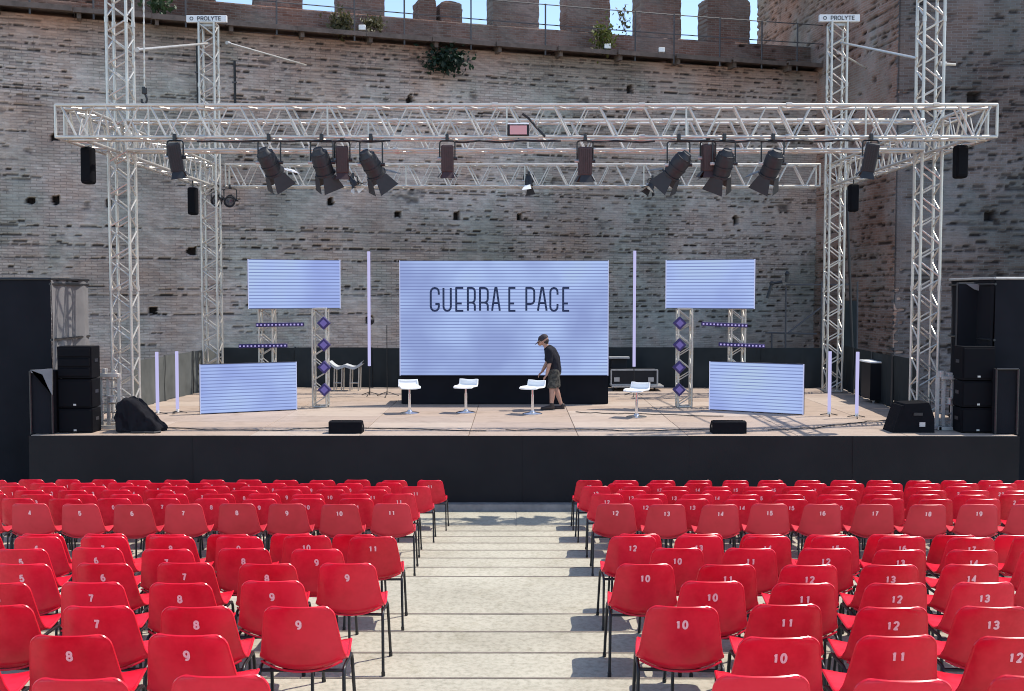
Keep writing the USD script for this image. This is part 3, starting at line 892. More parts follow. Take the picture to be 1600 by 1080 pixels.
def spot(px, py, dist, axis, label, kind='fresnel', scale=1.0, hang=None, flaps=(1, 1, 1, 1), body='lamp_black', fl=('lamp_black',) * 4, spread=0.5, group='stage spotlights on the roof truss', roll=0.0, cat='spotlight', side_col=None):
    c = at(px, py, dist)
    if kind == 'fresnel' and scale == 1.0:
        scale = 1.10
    hang = TB if hang is None else hang
    t = thing('stage_spotlight', label, cat, c, group=group)
    A = align(axis)
    R = A @ trimesh.transformations.rotation_matrix(roll, [0, 0, 1])
    s = scale

    def put(m):
        m = m.copy(); m.apply_transform(R); return m

    if kind == 'fresnel':
        prof = [(0.001, -0.24), (0.07, -0.24), (0.085, -0.20), (0.125, -0.16), (0.14, -0.10), (0.14, 0.02), (0.150, 0.02), (0.150, 0.05), (0.14, 0.05), (0.14, 0.17), (0.158, 0.17), (0.158, 0.205), (0.135, 0.205), (0.125, 0.17)]
        obj('housing', put(lathe(np.array(prof) * s, 20)), body, t, smooth=35)
        fins = [mv(lathe(np.array([(0.10, -0.01), (0.132, -0.01), (0.132, 0.004), (0.10, 0.004)]) * s, 18), (0, 0, z * s)) for z in (-0.155, -0.13)]
        obj('cooling_fins', put(cat_(fins)), body, t)
        obj('lens', put(lathe(np.array([(0.125, 0.165), (0.08, 0.185), (0.001, 0.19)]) * s, 18)), 'lens', t, smooth=True)
        zf, rf = 0.20 * s, 0.145 * s
    else:                                     # a long ribbed par can
        obj('housing', put(rbox((0, 0, 0), (0.21 * s, 0.20 * s, 0.46 * s), 0.025)), body, t, smooth=30)
        obj('ribs', put(cat_([box((x * s, -0.102 * s, 0), (0.012 * s, 0.012 * s, 0.40 * s)) for x in (-0.07, -0.035, 0, 0.035, 0.07)])), body, t)
        obj('lens', put(lathe(np.array([(0.085, 0.226), (0.05, 0.236), (0.001, 0.238)]) * s, 16)), 'lens', t)
        zf, rf = 0.225 * s, 0.095 * s
    order = []
    for k in range(4):
        q_ = R[:3, :3] @ np.array([-math.sin(k * math.pi / 2), math.cos(k * math.pi / 2), 0])
        order.append(q_[0] * (1 if axis[0] >= 0 else -1))
    k_side = int(np.argmax(order))
    for k in range(4):
        if not flaps[k]:
            continue
        L = (0.24 if kind == 'fresnel' else 0.12) * s
        w0, w1 = (0.20 * s, 0.34 * s) if k % 2 == 0 else (0.18 * s, 0.24 * s)
        if kind != 'fresnel':
            w0, w1 = 0.17 * s, 0.24 * s
        m = flap(w0, w1, L)
        m.apply_transform(trimesh.transformations.rotation_matrix(-((0.80 if k == k_side else spread * 0.7) if side_col else spread * (1.0 if k % 2 == 0 else 1.35)), [1, 0, 0]))
        m.apply_translation((0, rf, zf))
        m.apply_transform(trimesh.transformations.rotation_matrix(k * math.pi / 2, [0, 0, 1]))
        obj('barn_door', put(m), (side_col if (side_col and k == k_side) else fl[k] if not side_col else 'lamp_black'), t)
    # yoke and hook clamp; the yoke stays upright
    r = (0.175 if kind == 'fresnel' else 0.13) * s
    ztop = min(0.36 * s, hang - c[2] - 0.05)
    ztop = max(ztop, 0.22 * s)
    yk = bend_path([(-r, 0, -0.02), (-r, 0, ztop), (r, 0, ztop), (r, 0, -0.02)], 0.05)
    obj('yoke', tube(yk, 0.014, 6), 'black_steel', t)
    for sg_ in (-1, 1):
        obj('knob', rod((sg_ * (r - 0.03), 0, 0), (sg_ * (r + 0.04), 0, 0), 0.03, 8), 'aluminium_dull' if sg_ < 0 else 'black_steel', t)
    hz = max(hang - c[2] + 0.04, ztop + 0.06)
    obj('hook_clamp', cat_([rod((0, 0, ztop), (0, 0, hz), 0.02, 6), rbox((0, -0.01, hz - 0.04), (0.06, 0.11, 0.12), 0.015)]), 'black_steel', t)
    return t


DL = DF - 0.02
bl, bb, al = 'lamp_black', 'flap_blue', 'aluminium_dull'
spot(274, 246, DL, (0.10, 0.25, -1), 'tall black spotlight at the left end of the front truss', 'can', 1.05, flaps=(1, 1, 1, 1), body=bl)
spot(421, 254, DL, (0.34, 0.62, -0.85), 'black spotlight with one bright side flap, leftmost with barn doors', side_col='white_plastic', flaps=(1, 1, 1, 1), fl=(bl, bl, bl, al), spread=0.35)  # sunlight on the side flap painted in as white
spot(503, 254, DL, (0.20, 0.55, -0.9), 'black spotlight with barn doors just left of the first brown can', side_col='lamp_black', flaps=(1, 1, 1, 1), fl=(bl, bl, bl, bl), spread=0.3)
spot(535, 250, DL + 0.1, (0.0, 0.10, -1), 'brown can spotlight between two black spotlights on the left', 'can', 1.0, body='lamp_brown', fl=('lamp_brown', bl, 'lamp_brown', bl))
spot(580, 257, DL, (0.42, 0.62, -0.85), 'black spotlight with a blue-grey side flap, third with barn doors', side_col='flap_blue', flaps=(1, 1, 1, 1), fl=(bl, bb, bl, bb), spread=0.45)
spot(699, 248, DL + 0.05, (0.0, 0.12, -1), 'brown can spotlight alone left of the centre', 'can', 1.0, body='lamp_brown', fl=('lamp_brown', bl, 'lamp_brown', bl))
spot(914, 252, DL + 0.05, (0.0, 0.12, -1), 'dark brown can spotlight alone right of the centre', 'can', 1.05, body='lamp_brown', fl=(bl, bl, bl, bl), spread=0.4)
spot(1060, 258, DL, (-0.62, 0.60, -0.85), 'black spotlight tilted left with blue-grey flaps, right of the centre', side_col='flap_blue', flaps=(1, 1, 1, 1), fl=(bl, bb, bl, bb), spread=0.45)
spot(1106, 247, DL + 0.12, (0.0, 0.10, -1), 'brown can spotlight between two black spotlights on the right', 'can', 1.0, body='lamp_brown', fl=('lamp_brown', bl, 'lamp_brown', bl))
spot(1131, 256, DL, (-0.16, 0.55, -0.9), 'black spotlight with barn doors close beside the right brown can', side_col='flap_blue', flaps=(1, 1, 1, 1), fl=(bl, bb, bl, bl), spread=0.35)
spot(1207, 256, DL, (-0.20, 0.60, -0.85), 'black spotlight with a blue-grey side flap, last with barn doors on the right', side_col='flap_blue', flaps=(1, 1, 1, 1), fl=(bl, bb, bl, al), spread=0.42)
spot(1360, 246, DL, (-0.12, 0.25, -1), 'tall black spotlight near the right end of the front truss', 'can', 1.05, body=bl)
# smaller lamps on the rear truss
for px, py, lb, fl in ((340, 312, 'small black round lamp under the left rear truss corner', bl), (360, 313, 'small black round lamp just right of the left rear tower', bl)):
    spot(px, py, DR - 0.15, (0.1, -1.0, -0.35), lb, 'fresnel', 0.9, flaps=(0, 0, 0, 0), group='small lamps on the rear truss')
spot(552, 284, DR - 0.15, (0.5, -0.4, -0.7), 'small black lamp with white flap on the rear truss, left', 'fresnel', 0.62, fl=('white_plastic', bl, bl, 'white_plastic'), group='small lamps on the rear truss')
spot(826, 283, DR - 0.15, (0.0, -0.3, -1), 'small black lamp with a white front strip on the rear truss centre', 'fresnel', 0.72, flaps=(1, 0, 1, 0), fl=(bl, bl, 'white_plastic', bl), group='small lamps on the rear truss')
spot(1019, 288, DR - 0.15, (-0.5, -0.3, -0.8), 'small black lamp on the rear truss, right of the centre', 'fresnel', 0.62, group='small lamps on the rear truss')
# flood panel standing on the front truss
t = thing('flood_panel', 'small pink-fronted flood panel standing on the front truss centre', 'floodlight', at(810, 214, DF))
obj('body', rbox((0, 0, 0.11), (0.36, 0.10, 0.19), 0.01, n=6), 'black_body', t)
obj('front_glass', box((-0.0, -0.053, 0.11), (0.29, 0.006, 0.15)), 'pink_panel', t)
obj('top_strip', box((0, -0.02, 0.215), (0.36, 0.08, 0.02)), 'white_plastic', t)
obj('stand', rod((0, 0, -0.03), (0, 0, 0.03), 0.02, 6), 'black_steel', t)

# hanging column loudspeakers
for px, y0, y1, dd, lb in ((138.5, 230, 288, 19.4, 'black column loudspeaker hanging at the left front'), (302, 293, 336, 25.2, 'black column loudspeaker hanging at the left rear'),
                           (1500, 227, 279, 19.2, 'black column loudspeaker hanging at the right front'), (1333, 288, 331, 25.0, 'black column loudspeaker hanging at the right rear')):
    p, q = at(px, y0, dd), at(px, y1, dd)
    h = p[2] - q[2]
    t = thing('column_loudspeaker', lb + ' of the roof truss', 'loudspeaker', q, group='column loudspeakers under the side trusses')
    obj('cabinet', rbox((0, 0, h / 2), (0.215, 0.24, h), 0.05, n=12), 'speaker_black', t, smooth=30)
    obj('grille', rbox((0, -0.118, h / 2), (0.17, 0.02, h - 0.10), 0.009, n=6), 'grille', t)
    obj('hanger', rod((0, 0, h - 0.01), (0, 0, max(h + 0.05, TB - q[2] + 0.02)), 0.018, 6), 'black_steel', t)

# ------------------------------------------------------------------ LED screens


def screen(name, label, pl, pr, z0, z1, n, mat, letters=False, group=None):
    "pl, pr: xy of its left and right end as seen; emitting slats on a dark panel"
    pl, pr = np.asarray(pl, float), np.asarray(pr, float)
    w = np.linalg.norm(pr - pl); rz = math.degrees(math.atan2(pr[1] - pl[1], pr[0] - pl[0]))
    t = thing(name, label, 'screen', (*(pl + pr) / 2, z0), rz, group)
    h = z1 - z0
    obj('back_panel', rbox((0, 0.055, h / 2), (w, 0.09, h), 0.006, n=6), 'screen_back', t)
    obj('gap_panel', box((0, 0.006, h / 2), (w - 0.02, 0.006, h - 0.02)), 'led_gap', t)
    st = (h - 0.02) / n
    for k in range(n):
        obj('led_strip', box((0, -0.004, 0.01 + (k + 0.5) * st), (w - 0.02, 0.012, st * 0.72)), mat, t)
    for sx in (-1, 1):
        obj('edge_trim', box((sx * (w / 2 - 0.005), 0, h / 2), (0.018, 0.024, h)), 'led_edge', t)
    return t, w, h


zf = lambda py, d: at(800, py, d)[2]
DS = 23.2
p0, p1 = at(625, 587, DS), at(951, 407, DS)
ms, mw, mh = screen('led_screen', 'large central LED screen showing GUERRA E PACE', p0[:2], p1[:2], p0[2], p1[2], 36, 'led_main')

# condensed capitals drawn as strokes, in a cell 0..1 wide and 0..1 high


def arc(cx, cy, rx, ry, a0, a1, n=7):
    return [(cx + rx * math.cos(math.radians(a)), cy + ry * math.sin(math.radians(a))) for a in np.linspace(a0, a1, n)]


GL = {
    'G': [arc(0.5, 0.82, 0.5, 0.18, 0, 180) + arc(0.5, 0.18, 0.5, 0.18, 180, 360) + [(1.0, 0.30), (0.55, 0.30)], [(1.0, 0.82), (1.0, 0.70)]],
    'U': [[(0, 1)] + arc(0.5, 0.18, 0.5, 0.18, 180, 360) + [(1, 1)]],
    'E': [[(0.95, 1), (0, 1), (0, 0), (0.95, 0)], [(0, 0.32), (0.75, 0.32)]],
    'R': [[(0, 0), (0, 1)] + [(0.55, 1)] + arc(0.55, 0.84, 0.45, 0.16, 90, 0, 5) + arc(0.55, 0.52, 0.45, 0.16, 0, -90, 5) + [(0, 0.36)], [(1.0, 0.0), (1.0, 0.22)] + arc(0.55, 0.22, 0.45, 0.14, 0, 90, 5)],
    'A': [[(0, 0), (0.42, 1), (0.58, 1), (1, 0)], [(0.17, 0.34), (0.83, 0.34)]],
    'P': [[(0, 0), (0, 1)] + [(0.55, 1)] + arc(0.55, 0.84, 0.45, 0.16, 90, 0, 5) + arc(0.55, 0.46, 0.45, 0.16, 0, -90, 5) + [(0, 0.30)]],
    'C': [arc(0.5, 0.82, 0.5, 0.18, 0, 180) + arc(0.5, 0.18, 0.5, 0.18, 180, 360), [(1, 0.82), (1, 0.70)], [(1, 0.18), (1, 0.30)]],
}


def glyph(ch, x, z, w, h, th):
    from shapely.geometry import LineString
    from shapely import union_all
    g = union_all([LineString([(x + th / 2 + a * (w - th), z + th / 2 + b * (h - th)) for a, b in s]).buffer(th / 2, cap_style='flat', join_style='round') for s in GL[ch]])
    m = cat_([trimesh.creation.extrude_polygon(q, 0.006, engine='earcut') for q in getattr(g, 'geoms', [g])])
    v = m.vertices.copy()
    m.vertices = np.stack([v[:, 0], -0.012 - v[:, 2], v[:, 1]], 1)
    m.fix_normals()
    return m


SX = mw / 1532.0                               # the lettering as measured across the screen's width
for ch, a, b in (('G', 222, 296), ('U', 315, 384), ('E', 408, 478), ('R', 494, 560), ('R', 583, 655), ('A', 671, 743), ('E', 797, 860), ('P', 922, 995), ('A', 1007, 1086), ('C', 1098, 1166), ('E', 1192, 1254)):
    z0, z1 = mh * (1 - (415 - 40) / 842), mh * (1 - (233 - 40) / 842)
    obj('letter', glyph(ch, a * SX - mw / 2, z0, (b - a) * SX, z1 - z0, 0.045), 'letter_ink', ms)

# plinth below the screen
b0, b1 = onz(627, 632, DZ), onz(950, 632, DZ)
pl = thing('screen_plinth', 'black cloth-covered plinth carrying the central LED screen', 'plinth', (*(b0[:2] + b1[:2]) / 2, DZ))
w = b1[0] - b0[0]
obj('body', rbox((0, 0.5, (p0[2] - DZ) / 2), (w, 0.85, p0[2] - DZ), 0.02, n=6), 'plinth', pl)
obj('cloth', cloth(-w / 2, w / 2, 0.01, p0[2] - DZ - 0.01, 0.02, 0.05, 5, fold=3.0), 'black_cloth', pl, smooth=True)
for x in (-w / 2 + 0.25, w / 2 - 0.25):
    obj('strut', rod((x, 0.1, 0), (x, 0.1, 2.6), 0.03, 8), 'black_steel', pl)


def side_set(s):
    side = 'left' if s < 0 else 'right'
    if s < 0:
        lo = (onz(313, 648, DZ), onz(464, 641, DZ)); h0 = 1.02
        ux = (388, 532, 22.1, 22.8)
        A, B = 418, 501
        bars = ((400, 475, 507), (373, 449, 540))
    else:
        lo = (onz(1108, 641, DZ), onz(1255, 649, DZ)); h0 = 1.03
        ux = (1040, 1179, 22.8, 22.1)
        A, B = 1151, 1069
        bars = ((1096, 1168, 507), (1123, 1195, 539))
    screen('led_screen', f'low {side} LED screen standing on the stage floor', lo[0][:2], lo[1][:2], DZ + 0.01, DZ + h0, 15, 'led_side', group=None)
    for k, (q, ln) in enumerate(((lo[0], 0.3), (lo[1], 0.3))):
        pass
    qa, qb = at(ux[0], 483, ux[2]), at(ux[1], 482, ux[3])
    za, zb = at(460 if s < 0 else 1110, 482.5, 22.45)[2], at(460 if s < 0 else 1110, 405.5, 22.45)[2]
    screen('led_screen', f'raised {side} LED screen on two short truss posts', qa[:2], qb[:2], za, zb, 15, 'led_side')
    yA, yB = 22.85, 22.75
    for px, yy, ww, lb in ((A, yA, 0.29, 'outer'), (B, yB, 0.29, 'inner')):
        c = at(px, 560, yy)
        truss('truss_post', f'short aluminium truss post, {lb} one below the raised {side} screen', (c[0], yy, DZ + 0.02), (c[0], yy, za - 0.0), ww, ww, 0.5, r=0.024, rb=0.012, vertical=True, group='truss posts below the raised screens', cat='truss')
    cB = at(B, 560, yB)
    for k, py in enumerate((505, 539, 574, 609)):
        px = (506 if s < 0 else 1062) + (0.4 if s < 0 else -0.3) * k
        c = at(px, py, yB - 0.24)
        t = thing('diamond_light', f'purple diamond-shaped light, {("top", "second", "third", "bottom")[k]} on the {side} truss post', 'light', c, group='purple diamond lights')
        hs = 0.103
        bd = rbox((0, 0, 0), (hs * 2, 0.10, hs * 2), 0.015, n=6); bd.apply_transform(trimesh.transformations.rotation_matrix(math.pi / 4, [0, 1, 0]))
        obj('housing', bd, 'purple_body', t)
        fr = box((0, -0.054, 0), (hs * 1.15, 0.01, hs * 1.15)); fr.apply_transform(trimesh.transformations.rotation_matrix(math.pi / 4, [0, 1, 0]))
        obj('lens', fr, 'purple_glow', t)
        obj('clamp', rod((0, 0.05, 0), (0, 0.20, 0), 0.025, 6), 'black_steel', t)
    for k, (a, b, py) in enumerate(bars):
        p, q = at(a, py + (1 if s < 0 else -1), yA - 0.22), at(b, py - (1 if s < 0 else -1) + 1, yA - 0.22)
        t = thing('pixel_bar', f'purple LED dot bar, {("upper", "lower")[k]} one on the {side} outer truss post', 'light bar', (p + q) / 2, group='purple LED bars')
        d = q - p
        L = np.linalg.norm(d)
        ang = math.atan2(d[2], d[0])
        bar = rbox((0, 0, 0), (L, 0.07, 0.085), 0.012, n=6); bar.apply_transform(trimesh.transformations.rotation_matrix(-ang, [0, 1, 0]))
        obj('bar', bar, 'purple_body', t)
        for i in range(13):
            f = (i + 0.5) / 13 - 0.5
            obj('led_dot', mv(rbox((0, 0, 0), (0.034, 0.012, 0.034), 0.005, n=4), d * f + np.array([0, -0.040, 0])), 'dot_glow', t)
        obj('clamp', rod((0, 0.03, 0), (0, 0.20, 0), 0.02, 6), 'black_steel', t)


side_set(-1)
side_set(1)

# LED tubes
for px, y0, y1, base, lb in ((577.5, 393, 572, 619, 'tall glowing lilac LED tube left of the central screen'), (990.5, 392, 573, 619, 'tall glowing lilac LED tube right of the central screen')):
    b = onz(px, base, DZ)
    p, q = at(px, y0, b[1]), at(px, y1, b[1])
    t = thing('led_tube', lb, 'light', b)
    obj('tube', rod((0, 0, q[2] - DZ), (0, 0, p[2] - DZ), 0.036, 10), 'tube_glow', t, smooth=40)
    obj('back_profile', box((0, 0.045, (p[2] + q[2]) / 2 - DZ), (0.06, 0.03, p[2] - q[2])), 'purple_body', t)
    obj('stand', rod((0, 0.02, 0.02), (0, 0.02, q[2] - DZ + 0.1), 0.014, 6), 'black_steel', t)
    for k in range(3):
        a = k * 2 * math.pi / 3 + 0.4
        obj('foot', rod((0, 0.02, 0.10), (0.26 * math.cos(a), 0.02 + 0.26 * math.sin(a), 0.012), 0.010, 6), 'black_steel', t)
    if px < 600:
        obj('knob', trimesh.creation.icosphere(2, 0.10).apply_translation((0, 0.14, at(577, 502, b[1])[2] - DZ)), 'black_body', t)
for px, y0, base, lb in ((246.5, 550, 648, 'short glowing LED tube, outer of the two on the left'), (277.5, 549, 646, 'short glowing LED tube, inner of the two on the left'),
                         (1295.5, 549, 650, 'short glowing LED tube, inner of the two on the right'), (1338.5, 550, 653, 'short glowing LED tube, outer of the two on the right')):
    b = onz(px, base, DZ)
    p = at(px, y0, b[1])
    t = thing('led_tube', lb, 'light', b, group='short LED tubes at the stage sides')
    obj('tube', rod((0, 0, 0.09), (0, 0, p[2] - DZ), 0.033, 10), 'tube_glow', t, smooth=40)
    obj('end_cap', rod((0, 0, 0.03), (0, 0, 0.09), 0.034, 10), 'white_plastic', t)
    for k in range(3):
        a = k * 2 * math.pi / 3 + 0.3
        obj('foot', rod((0, 0, 0.05), (0.19 * math.cos(a), 0.19 * math.sin(a), 0.012), 0.010, 6), 'black_steel', t)

# microphone stand behind the left tube
b = onz(605, 620, DZ)
t = thing('microphone_stand', 'thin black microphone stand left of the central screen', 'stand', b)
obj('pole', rod((0, 0, 0.05), (0, 0, at(605, 508, b[1])[2] - DZ), 0.010, 6), 'black_steel', t)
for k in range(3):
    a = k * 2.094 + 0.5
    obj('leg', rod((0, 0, 0.12), (0.3 * math.cos(a), 0.3 * math.sin(a), 0.012), 0.010, 6), 'black_steel', t)

# ------------------------------------------------------------------ stools
for i, (px, base, rz, lb) in enumerate(((640, 646, 14, 'white low-backed bar stool farthest left on the stage'), (728, 645, -16, 'white low-backed bar stool, second from the left, below the screen'),
                                        (832, 647, -28, 'white low-backed bar stool the man is touching'), (994.5, 652, -30, 'white low-backed bar stool alone on the right'))):
    b = onz(px, base, DZ)
    t = thing('bar_stool', lb, 'stool', b, rz, group='white bar stools on the stage')
    obj('base', lathe([(0.001, 0.0), (0.20, 0.0), (0.205, 0.012), (0.17, 0.024), (0.06, 0.04), (0.036, 0.075), (0.001, 0.075)], 28), 'chrome', t, smooth=40)
    obj('column', cat_([rod((0, 0, 0.07), (0, 0, 0.40), 0.030, 14), rod((0, 0, 0.38), (0, 0, 0.53), 0.021, 12)]), 'chrome', t, smooth=40)
    obj('lever', rod((0.02, -0.02, 0.525), (-0.22 * (1 if i else 1), -0.10, 0.505), 0.008, 6), 'chrome', t)
    # seat: padded shell curling up into a low back at the camera side... the back stands on the far or near edge
    pts = []
    nv, nu = 15, 11
    prof = bend_path([(0.20, 0.535), (0.13, 0.555), (-0.16, 0.545), (-0.20, 0.675)], 0.05, 4)
    prof = np.interp(np.linspace(0, 1, nv), np.linspace(0, 1, len(prof)), prof[:, 0]), np.interp(np.linspace(0, 1, nv), np.linspace(0, 1, len(prof)), prof[:, 1])
    for v in range(nv):
        row = []
        half = 0.20 - 0.02 * abs(v / (nv - 1) - 0.5)
        for q in range(nu):
            f = q / (nu - 1) * 2 - 1
            row.append((f * half, -prof[0][v], prof[1][v] + 0.012 * f * f))
        pts.append(row)
    P = np.array(pts)
    G = grid_mesh(P)
    n = G.vertex_normals
    if n[:, 2].mean() < 0:
        G.invert(); n = G.vertex_normals
    low = trimesh.Trimesh(G.vertices - n * 0.028, G.faces[:, ::-1], process=False)
    ring = [P[0, q] for q in range(nu)] + [P[v, -1] for v in range(1, nv)] + [P[-1, q] for q in range(nu - 2, -1, -1)] + [P[v, 0] for v in range(nv - 2, 0, -1)]
    cen = np.array(ring) - np.array([0, 0, 0.012])
    # the back of the stool faces the camera on the first, away on the others
    sh = cat_([G, low, tube(cen, 0.017, 6, closed=True)])
    sh.apply_transform(trimesh.transformations.rotation_matrix((math.pi if i in (0,) else 0.0) * 0, [0, 0, 1]))
    obj('seat', sh, 'white_plastic', t, smooth=50)

# ------------------------------------------------------------------ the man
def bone(pts, seg=16):
    "hull chain of (x, y, z, r)"
    out = m3.Manifold()
    sp = [m3.Manifold.sphere(r, seg).translate((x, y, z)) for x, y, z, r in pts]
    for a, b in zip(sp, sp[1:]):
        out += m3.Manifold.batch_hull([a, b])
    return out


def soft(m, edge=0.02, it=6):
    t = to_tm(m.refine_to_length(edge))
    t.merge_vertices()
    trimesh.smoothing.filter_taubin(t, lamb=0.5, nu=0.52, iterations=it)
    return t


mx = onz(862, 640, DZ)
man = thing('person', 'man in dark T-shirt, patterned shorts and dark cap bending over a stool', 'person', (mx[0], mx[1], DZ))
NY, FY = -0.10, 0.10                            # the side towards the camera and the far side
HIPZ = 0.80
torso = bone([(0.055, 0, 0.80, 0.125), (0.05, 0, 0.92, 0.125), (0.03, 0, 1.08, 0.130), (-0.02, 0, 1.20, 0.125), (-0.06, 0, 1.27, 0.085)])
for y in (-0.07, 0.07):
    torso += bone([(0.05, y, 0.82, 0.10), (0.03, y, 1.06, 0.105), (-0.05, y * 1.7, 1.245, 0.072)])
neck = bone([(-0.07, 0, 1.27, 0.065), (-0.135, 0, 1.375, 0.055), (-0.165, 0, 1.41, 0.06)])
hc = np.array([-0.185, 0, 1.455])
head = bone([(hc[0] + 0.02, 0, hc[2] + 0.035, 0.092), (hc[0] - 0.025, 0, hc[2] - 0.005, 0.080), (hc[0] - 0.065, 0, hc[2] - 0.065, 0.045)])
nose = bone([(hc[0] - 0.095, 0, hc[2] - 0.010, 0.012), (hc[0] - 0.122, 0, hc[2] - 0.040, 0.014)])
ears = m3.Manifold()
for y in (-0.086, 0.086):
    ears += bone([(hc[0] + 0.01, y, hc[2] - 0.0, 0.018), (hc[0] + 0.005, y, hc[2] - 0.035, 0.012)])


def arm(y, sh, el, wr):
    a = bone([(*sh, 0.062), ((sh[0] + el[0]) / 2, (sh[1] + el[1]) / 2, (sh[2] + el[2]) / 2, 0.052), (*el, 0.042), (el[0] * .6 + wr[0] * .4, el[1] * .6 + wr[1] * .4, el[2] * .6 + wr[2] * .4, 0.041), (*wr, 0.028)])
    d = np.array(wr) - np.array(el); d /= np.linalg.norm(d)
    d = d * 0.9 + np.array([-0.35, 0, -0.1]); d /= np.linalg.norm(d)
    wr = np.array(wr)
    palm = wr + d * 0.085
    side = np.array([0, 1.0, 0])
    h = m3.Manifold()
    for s in (-0.026, -0.009, 0.009, 0.026):
        h += bone([(*(wr + d * 0.015 + side * s * 0.6), 0.017), (*(palm + side * s), 0.013)], 10)
    for s, L in ((-0.028, 0.06), (-0.010, 0.075), (0.010, 0.07), (0.027, 0.055)):
        k1 = palm + side * s * 1.1 + d * L * 0.45
        k2 = k1 + (d * 0.6 + np.array([0.35, 0, -0.55])) * L * 0.5
        h += bone([(*(palm + side * s), 0.011), (*k1, 0.0095), (*k2, 0.0085)], 8)
    tb = wr + d * 0.03 + side * (-0.03 if y < 0 else 0.03)
    h += bone([(*tb, 0.014), (*(tb + d * 0.04 + np.array([-0.02, 0, 0.0])), 0.011), (*(tb + d * 0.065 + np.array([-0.01, 0, -0.01])), 0.0095)], 8)
    return a + h


aL = arm(-1, (-0.055, -0.185, 1.245), (-0.055, -0.215, 0.985), (-0.115, -0.19, 0.75))
aR = arm(1, (-0.055, 0.185, 1.245), (-0.09, 0.205, 0.99), (-0.20, 0.17, 0.79))
legN = bone([(0.04, NY, 0.80, 0.105), (0.02, NY, 0.62, 0.085), (0.005, NY, 0.455, 0.062), (0.01, NY, 0.34, 0.060), (0.0, NY, 0.20, 0.045), (-0.01, NY, 0.085, 0.037)])
legF = bone([(0.05, FY, 0.80, 0.105), (0.07, FY, 0.62, 0.085), (0.085, FY, 0.46, 0.062), (0.12, FY, 0.35, 0.060), (0.165, FY, 0.22, 0.045), (0.20, FY, 0.115, 0.037)])
body = soft(torso + neck + head + nose + ears + aL + aR + legN + legF, 0.016, 5)
bprim = obj('body', body, 'skin', man, smooth=True)
shirt = bone([(0.052, 0, 0.83, 0.150), (0.048, 0, 0.95, 0.145), (0.03, 0, 1.08, 0.148), (-0.02, 0, 1.20, 0.142), (-0.062, 0, 1.275, 0.098)])
for y in (-1, 1):
    shirt += bone([(0.05, y * 0.075, 0.835, 0.115), (0.03, y * 0.08, 1.06, 0.120), (-0.05, y * 0.125, 1.25, 0.088)])
    el = (-0.055, -0.215, 0.985) if y < 0 else (-0.09, 0.205, 0.99)
    shirt += bone([(-0.055, y * 0.178, 1.245, 0.082), ((-0.055 + el[0]) / 2, y * 0.203, 1.10, 0.072), (el[0] * 0.9 - 0.055 * 0.1, el[1] * 1.0, 1.045, 0.066)])
cut = m3.Manifold.cube((2, 2, 2), True).translate((0, 0, 0.79 - 1.0))
shirt = shirt - cut
sh = soft(shirt, 0.018, 3)
w = (meshkit.fbm(sh.vertices * np.array([11, 11, 7.0]), 3, 5) - 0.5) * 0.030
sh.vertices = sh.vertices + sh.vertex_normals * w[:, None]
obj('t_shirt', sh, 'shirt', man, smooth=True)
shorts = bone([(0.055, 0, 0.86, 0.14), (0.055, 0, 0.78, 0.145)])
for pts in ([(0.045, NY * 0.9, 0.80, 0.122), (0.025, NY, 0.62, 0.108), (0.008, NY, 0.50, 0.100)], [(0.055, FY * 0.9, 0.80, 0.122), (0.072, FY, 0.62, 0.108), (0.085, FY, 0.50, 0.100)]):
    shorts += bone(pts)
shorts = shorts - m3.Manifold.cube((2, 2, 1), True).translate((0, 0, 0.462 - 0.5))
so = soft(shorts, 0.02, 3)
w = (meshkit.fbm(so.vertices * 10, 3, 8) - 0.5) * 0.030
so.vertices = so.vertices + so.vertex_normals * w[:, None]
obj('shorts', so, 'camo', man, smooth=True)
for nm, fx, y, z, tilt in (('shoe', -0.02, NY, 0.0, 0.0), ('shoe', 0.195, FY, 0.03, 0.28)):
    s = bone([(0.035, 0, 0.055, 0.045), (-0.05, 0, 0.055, 0.046), (-0.15, 0, 0.038, 0.036), (-0.19, 0, 0.034, 0.03)]) + bone([(0.03, 0, 0.06, 0.046), (0.015, 0, 0.13, 0.048)])
    s = s - m3.Manifold.cube((1, 1, 0.2), True).translate((0, 0, -0.1))
    m = soft(s, 0.016, 3)
    so_ = soft(bone([(0.045, 0, 0.012, 0.05), (-0.19, 0, 0.012, 0.043)], 14).scale((1, 1, 0.3)), 0.02, 2)
    for q in (m, so_):
        q.apply_transform(trimesh.transformations.rotation_matrix(tilt, [0, 1, 0], [-0.15, 0, 0]))
        q.apply_translation((fx, y, max(0, 0)))
    sp = obj('shoe', m, 'shoe', man, smooth=True)
    obj('sole', so_, 'sole', sp)
cap = bone([(hc[0] + 0.022, 0, hc[2] + 0.045, 0.101), (hc[0] - 0.015, 0, hc[2] + 0.03, 0.092)])
tilt = trimesh.transformations.rotation_matrix(-0.62, [0, 1, 0], hc)
cut = m3.Manifold.cube((1, 1, 1), True).translate((0, 0, -0.5)).rotate((0, -35, 0)).translate((hc[0], 0, hc[2] + 0.012))
cap = cap - cut
brim = m3.Manifold.cylinder(0.010, 0.085, 0.085, 24).scale((1.0, 0.95, 1)).translate((-0.085, 0, 0)).rotate((0, -35, 0)).translate((hc[0] - 0.03, 0, hc[2] + 0.012))
cp = obj('cap', soft(cap, 0.02, 2), 'cap_cloth', man, smooth=True)
obj('brim', soft(brim, 0.02, 1), 'cap_cloth', cp, smooth=True)
obj('hair', soft(bone([(hc[0] + 0.045, 0, hc[2] + 0.005, 0.080), (hc[0] + 0.055, 0, hc[2] - 0.03, 0.062)]), 0.02, 2), 'hair', man, smooth=True)
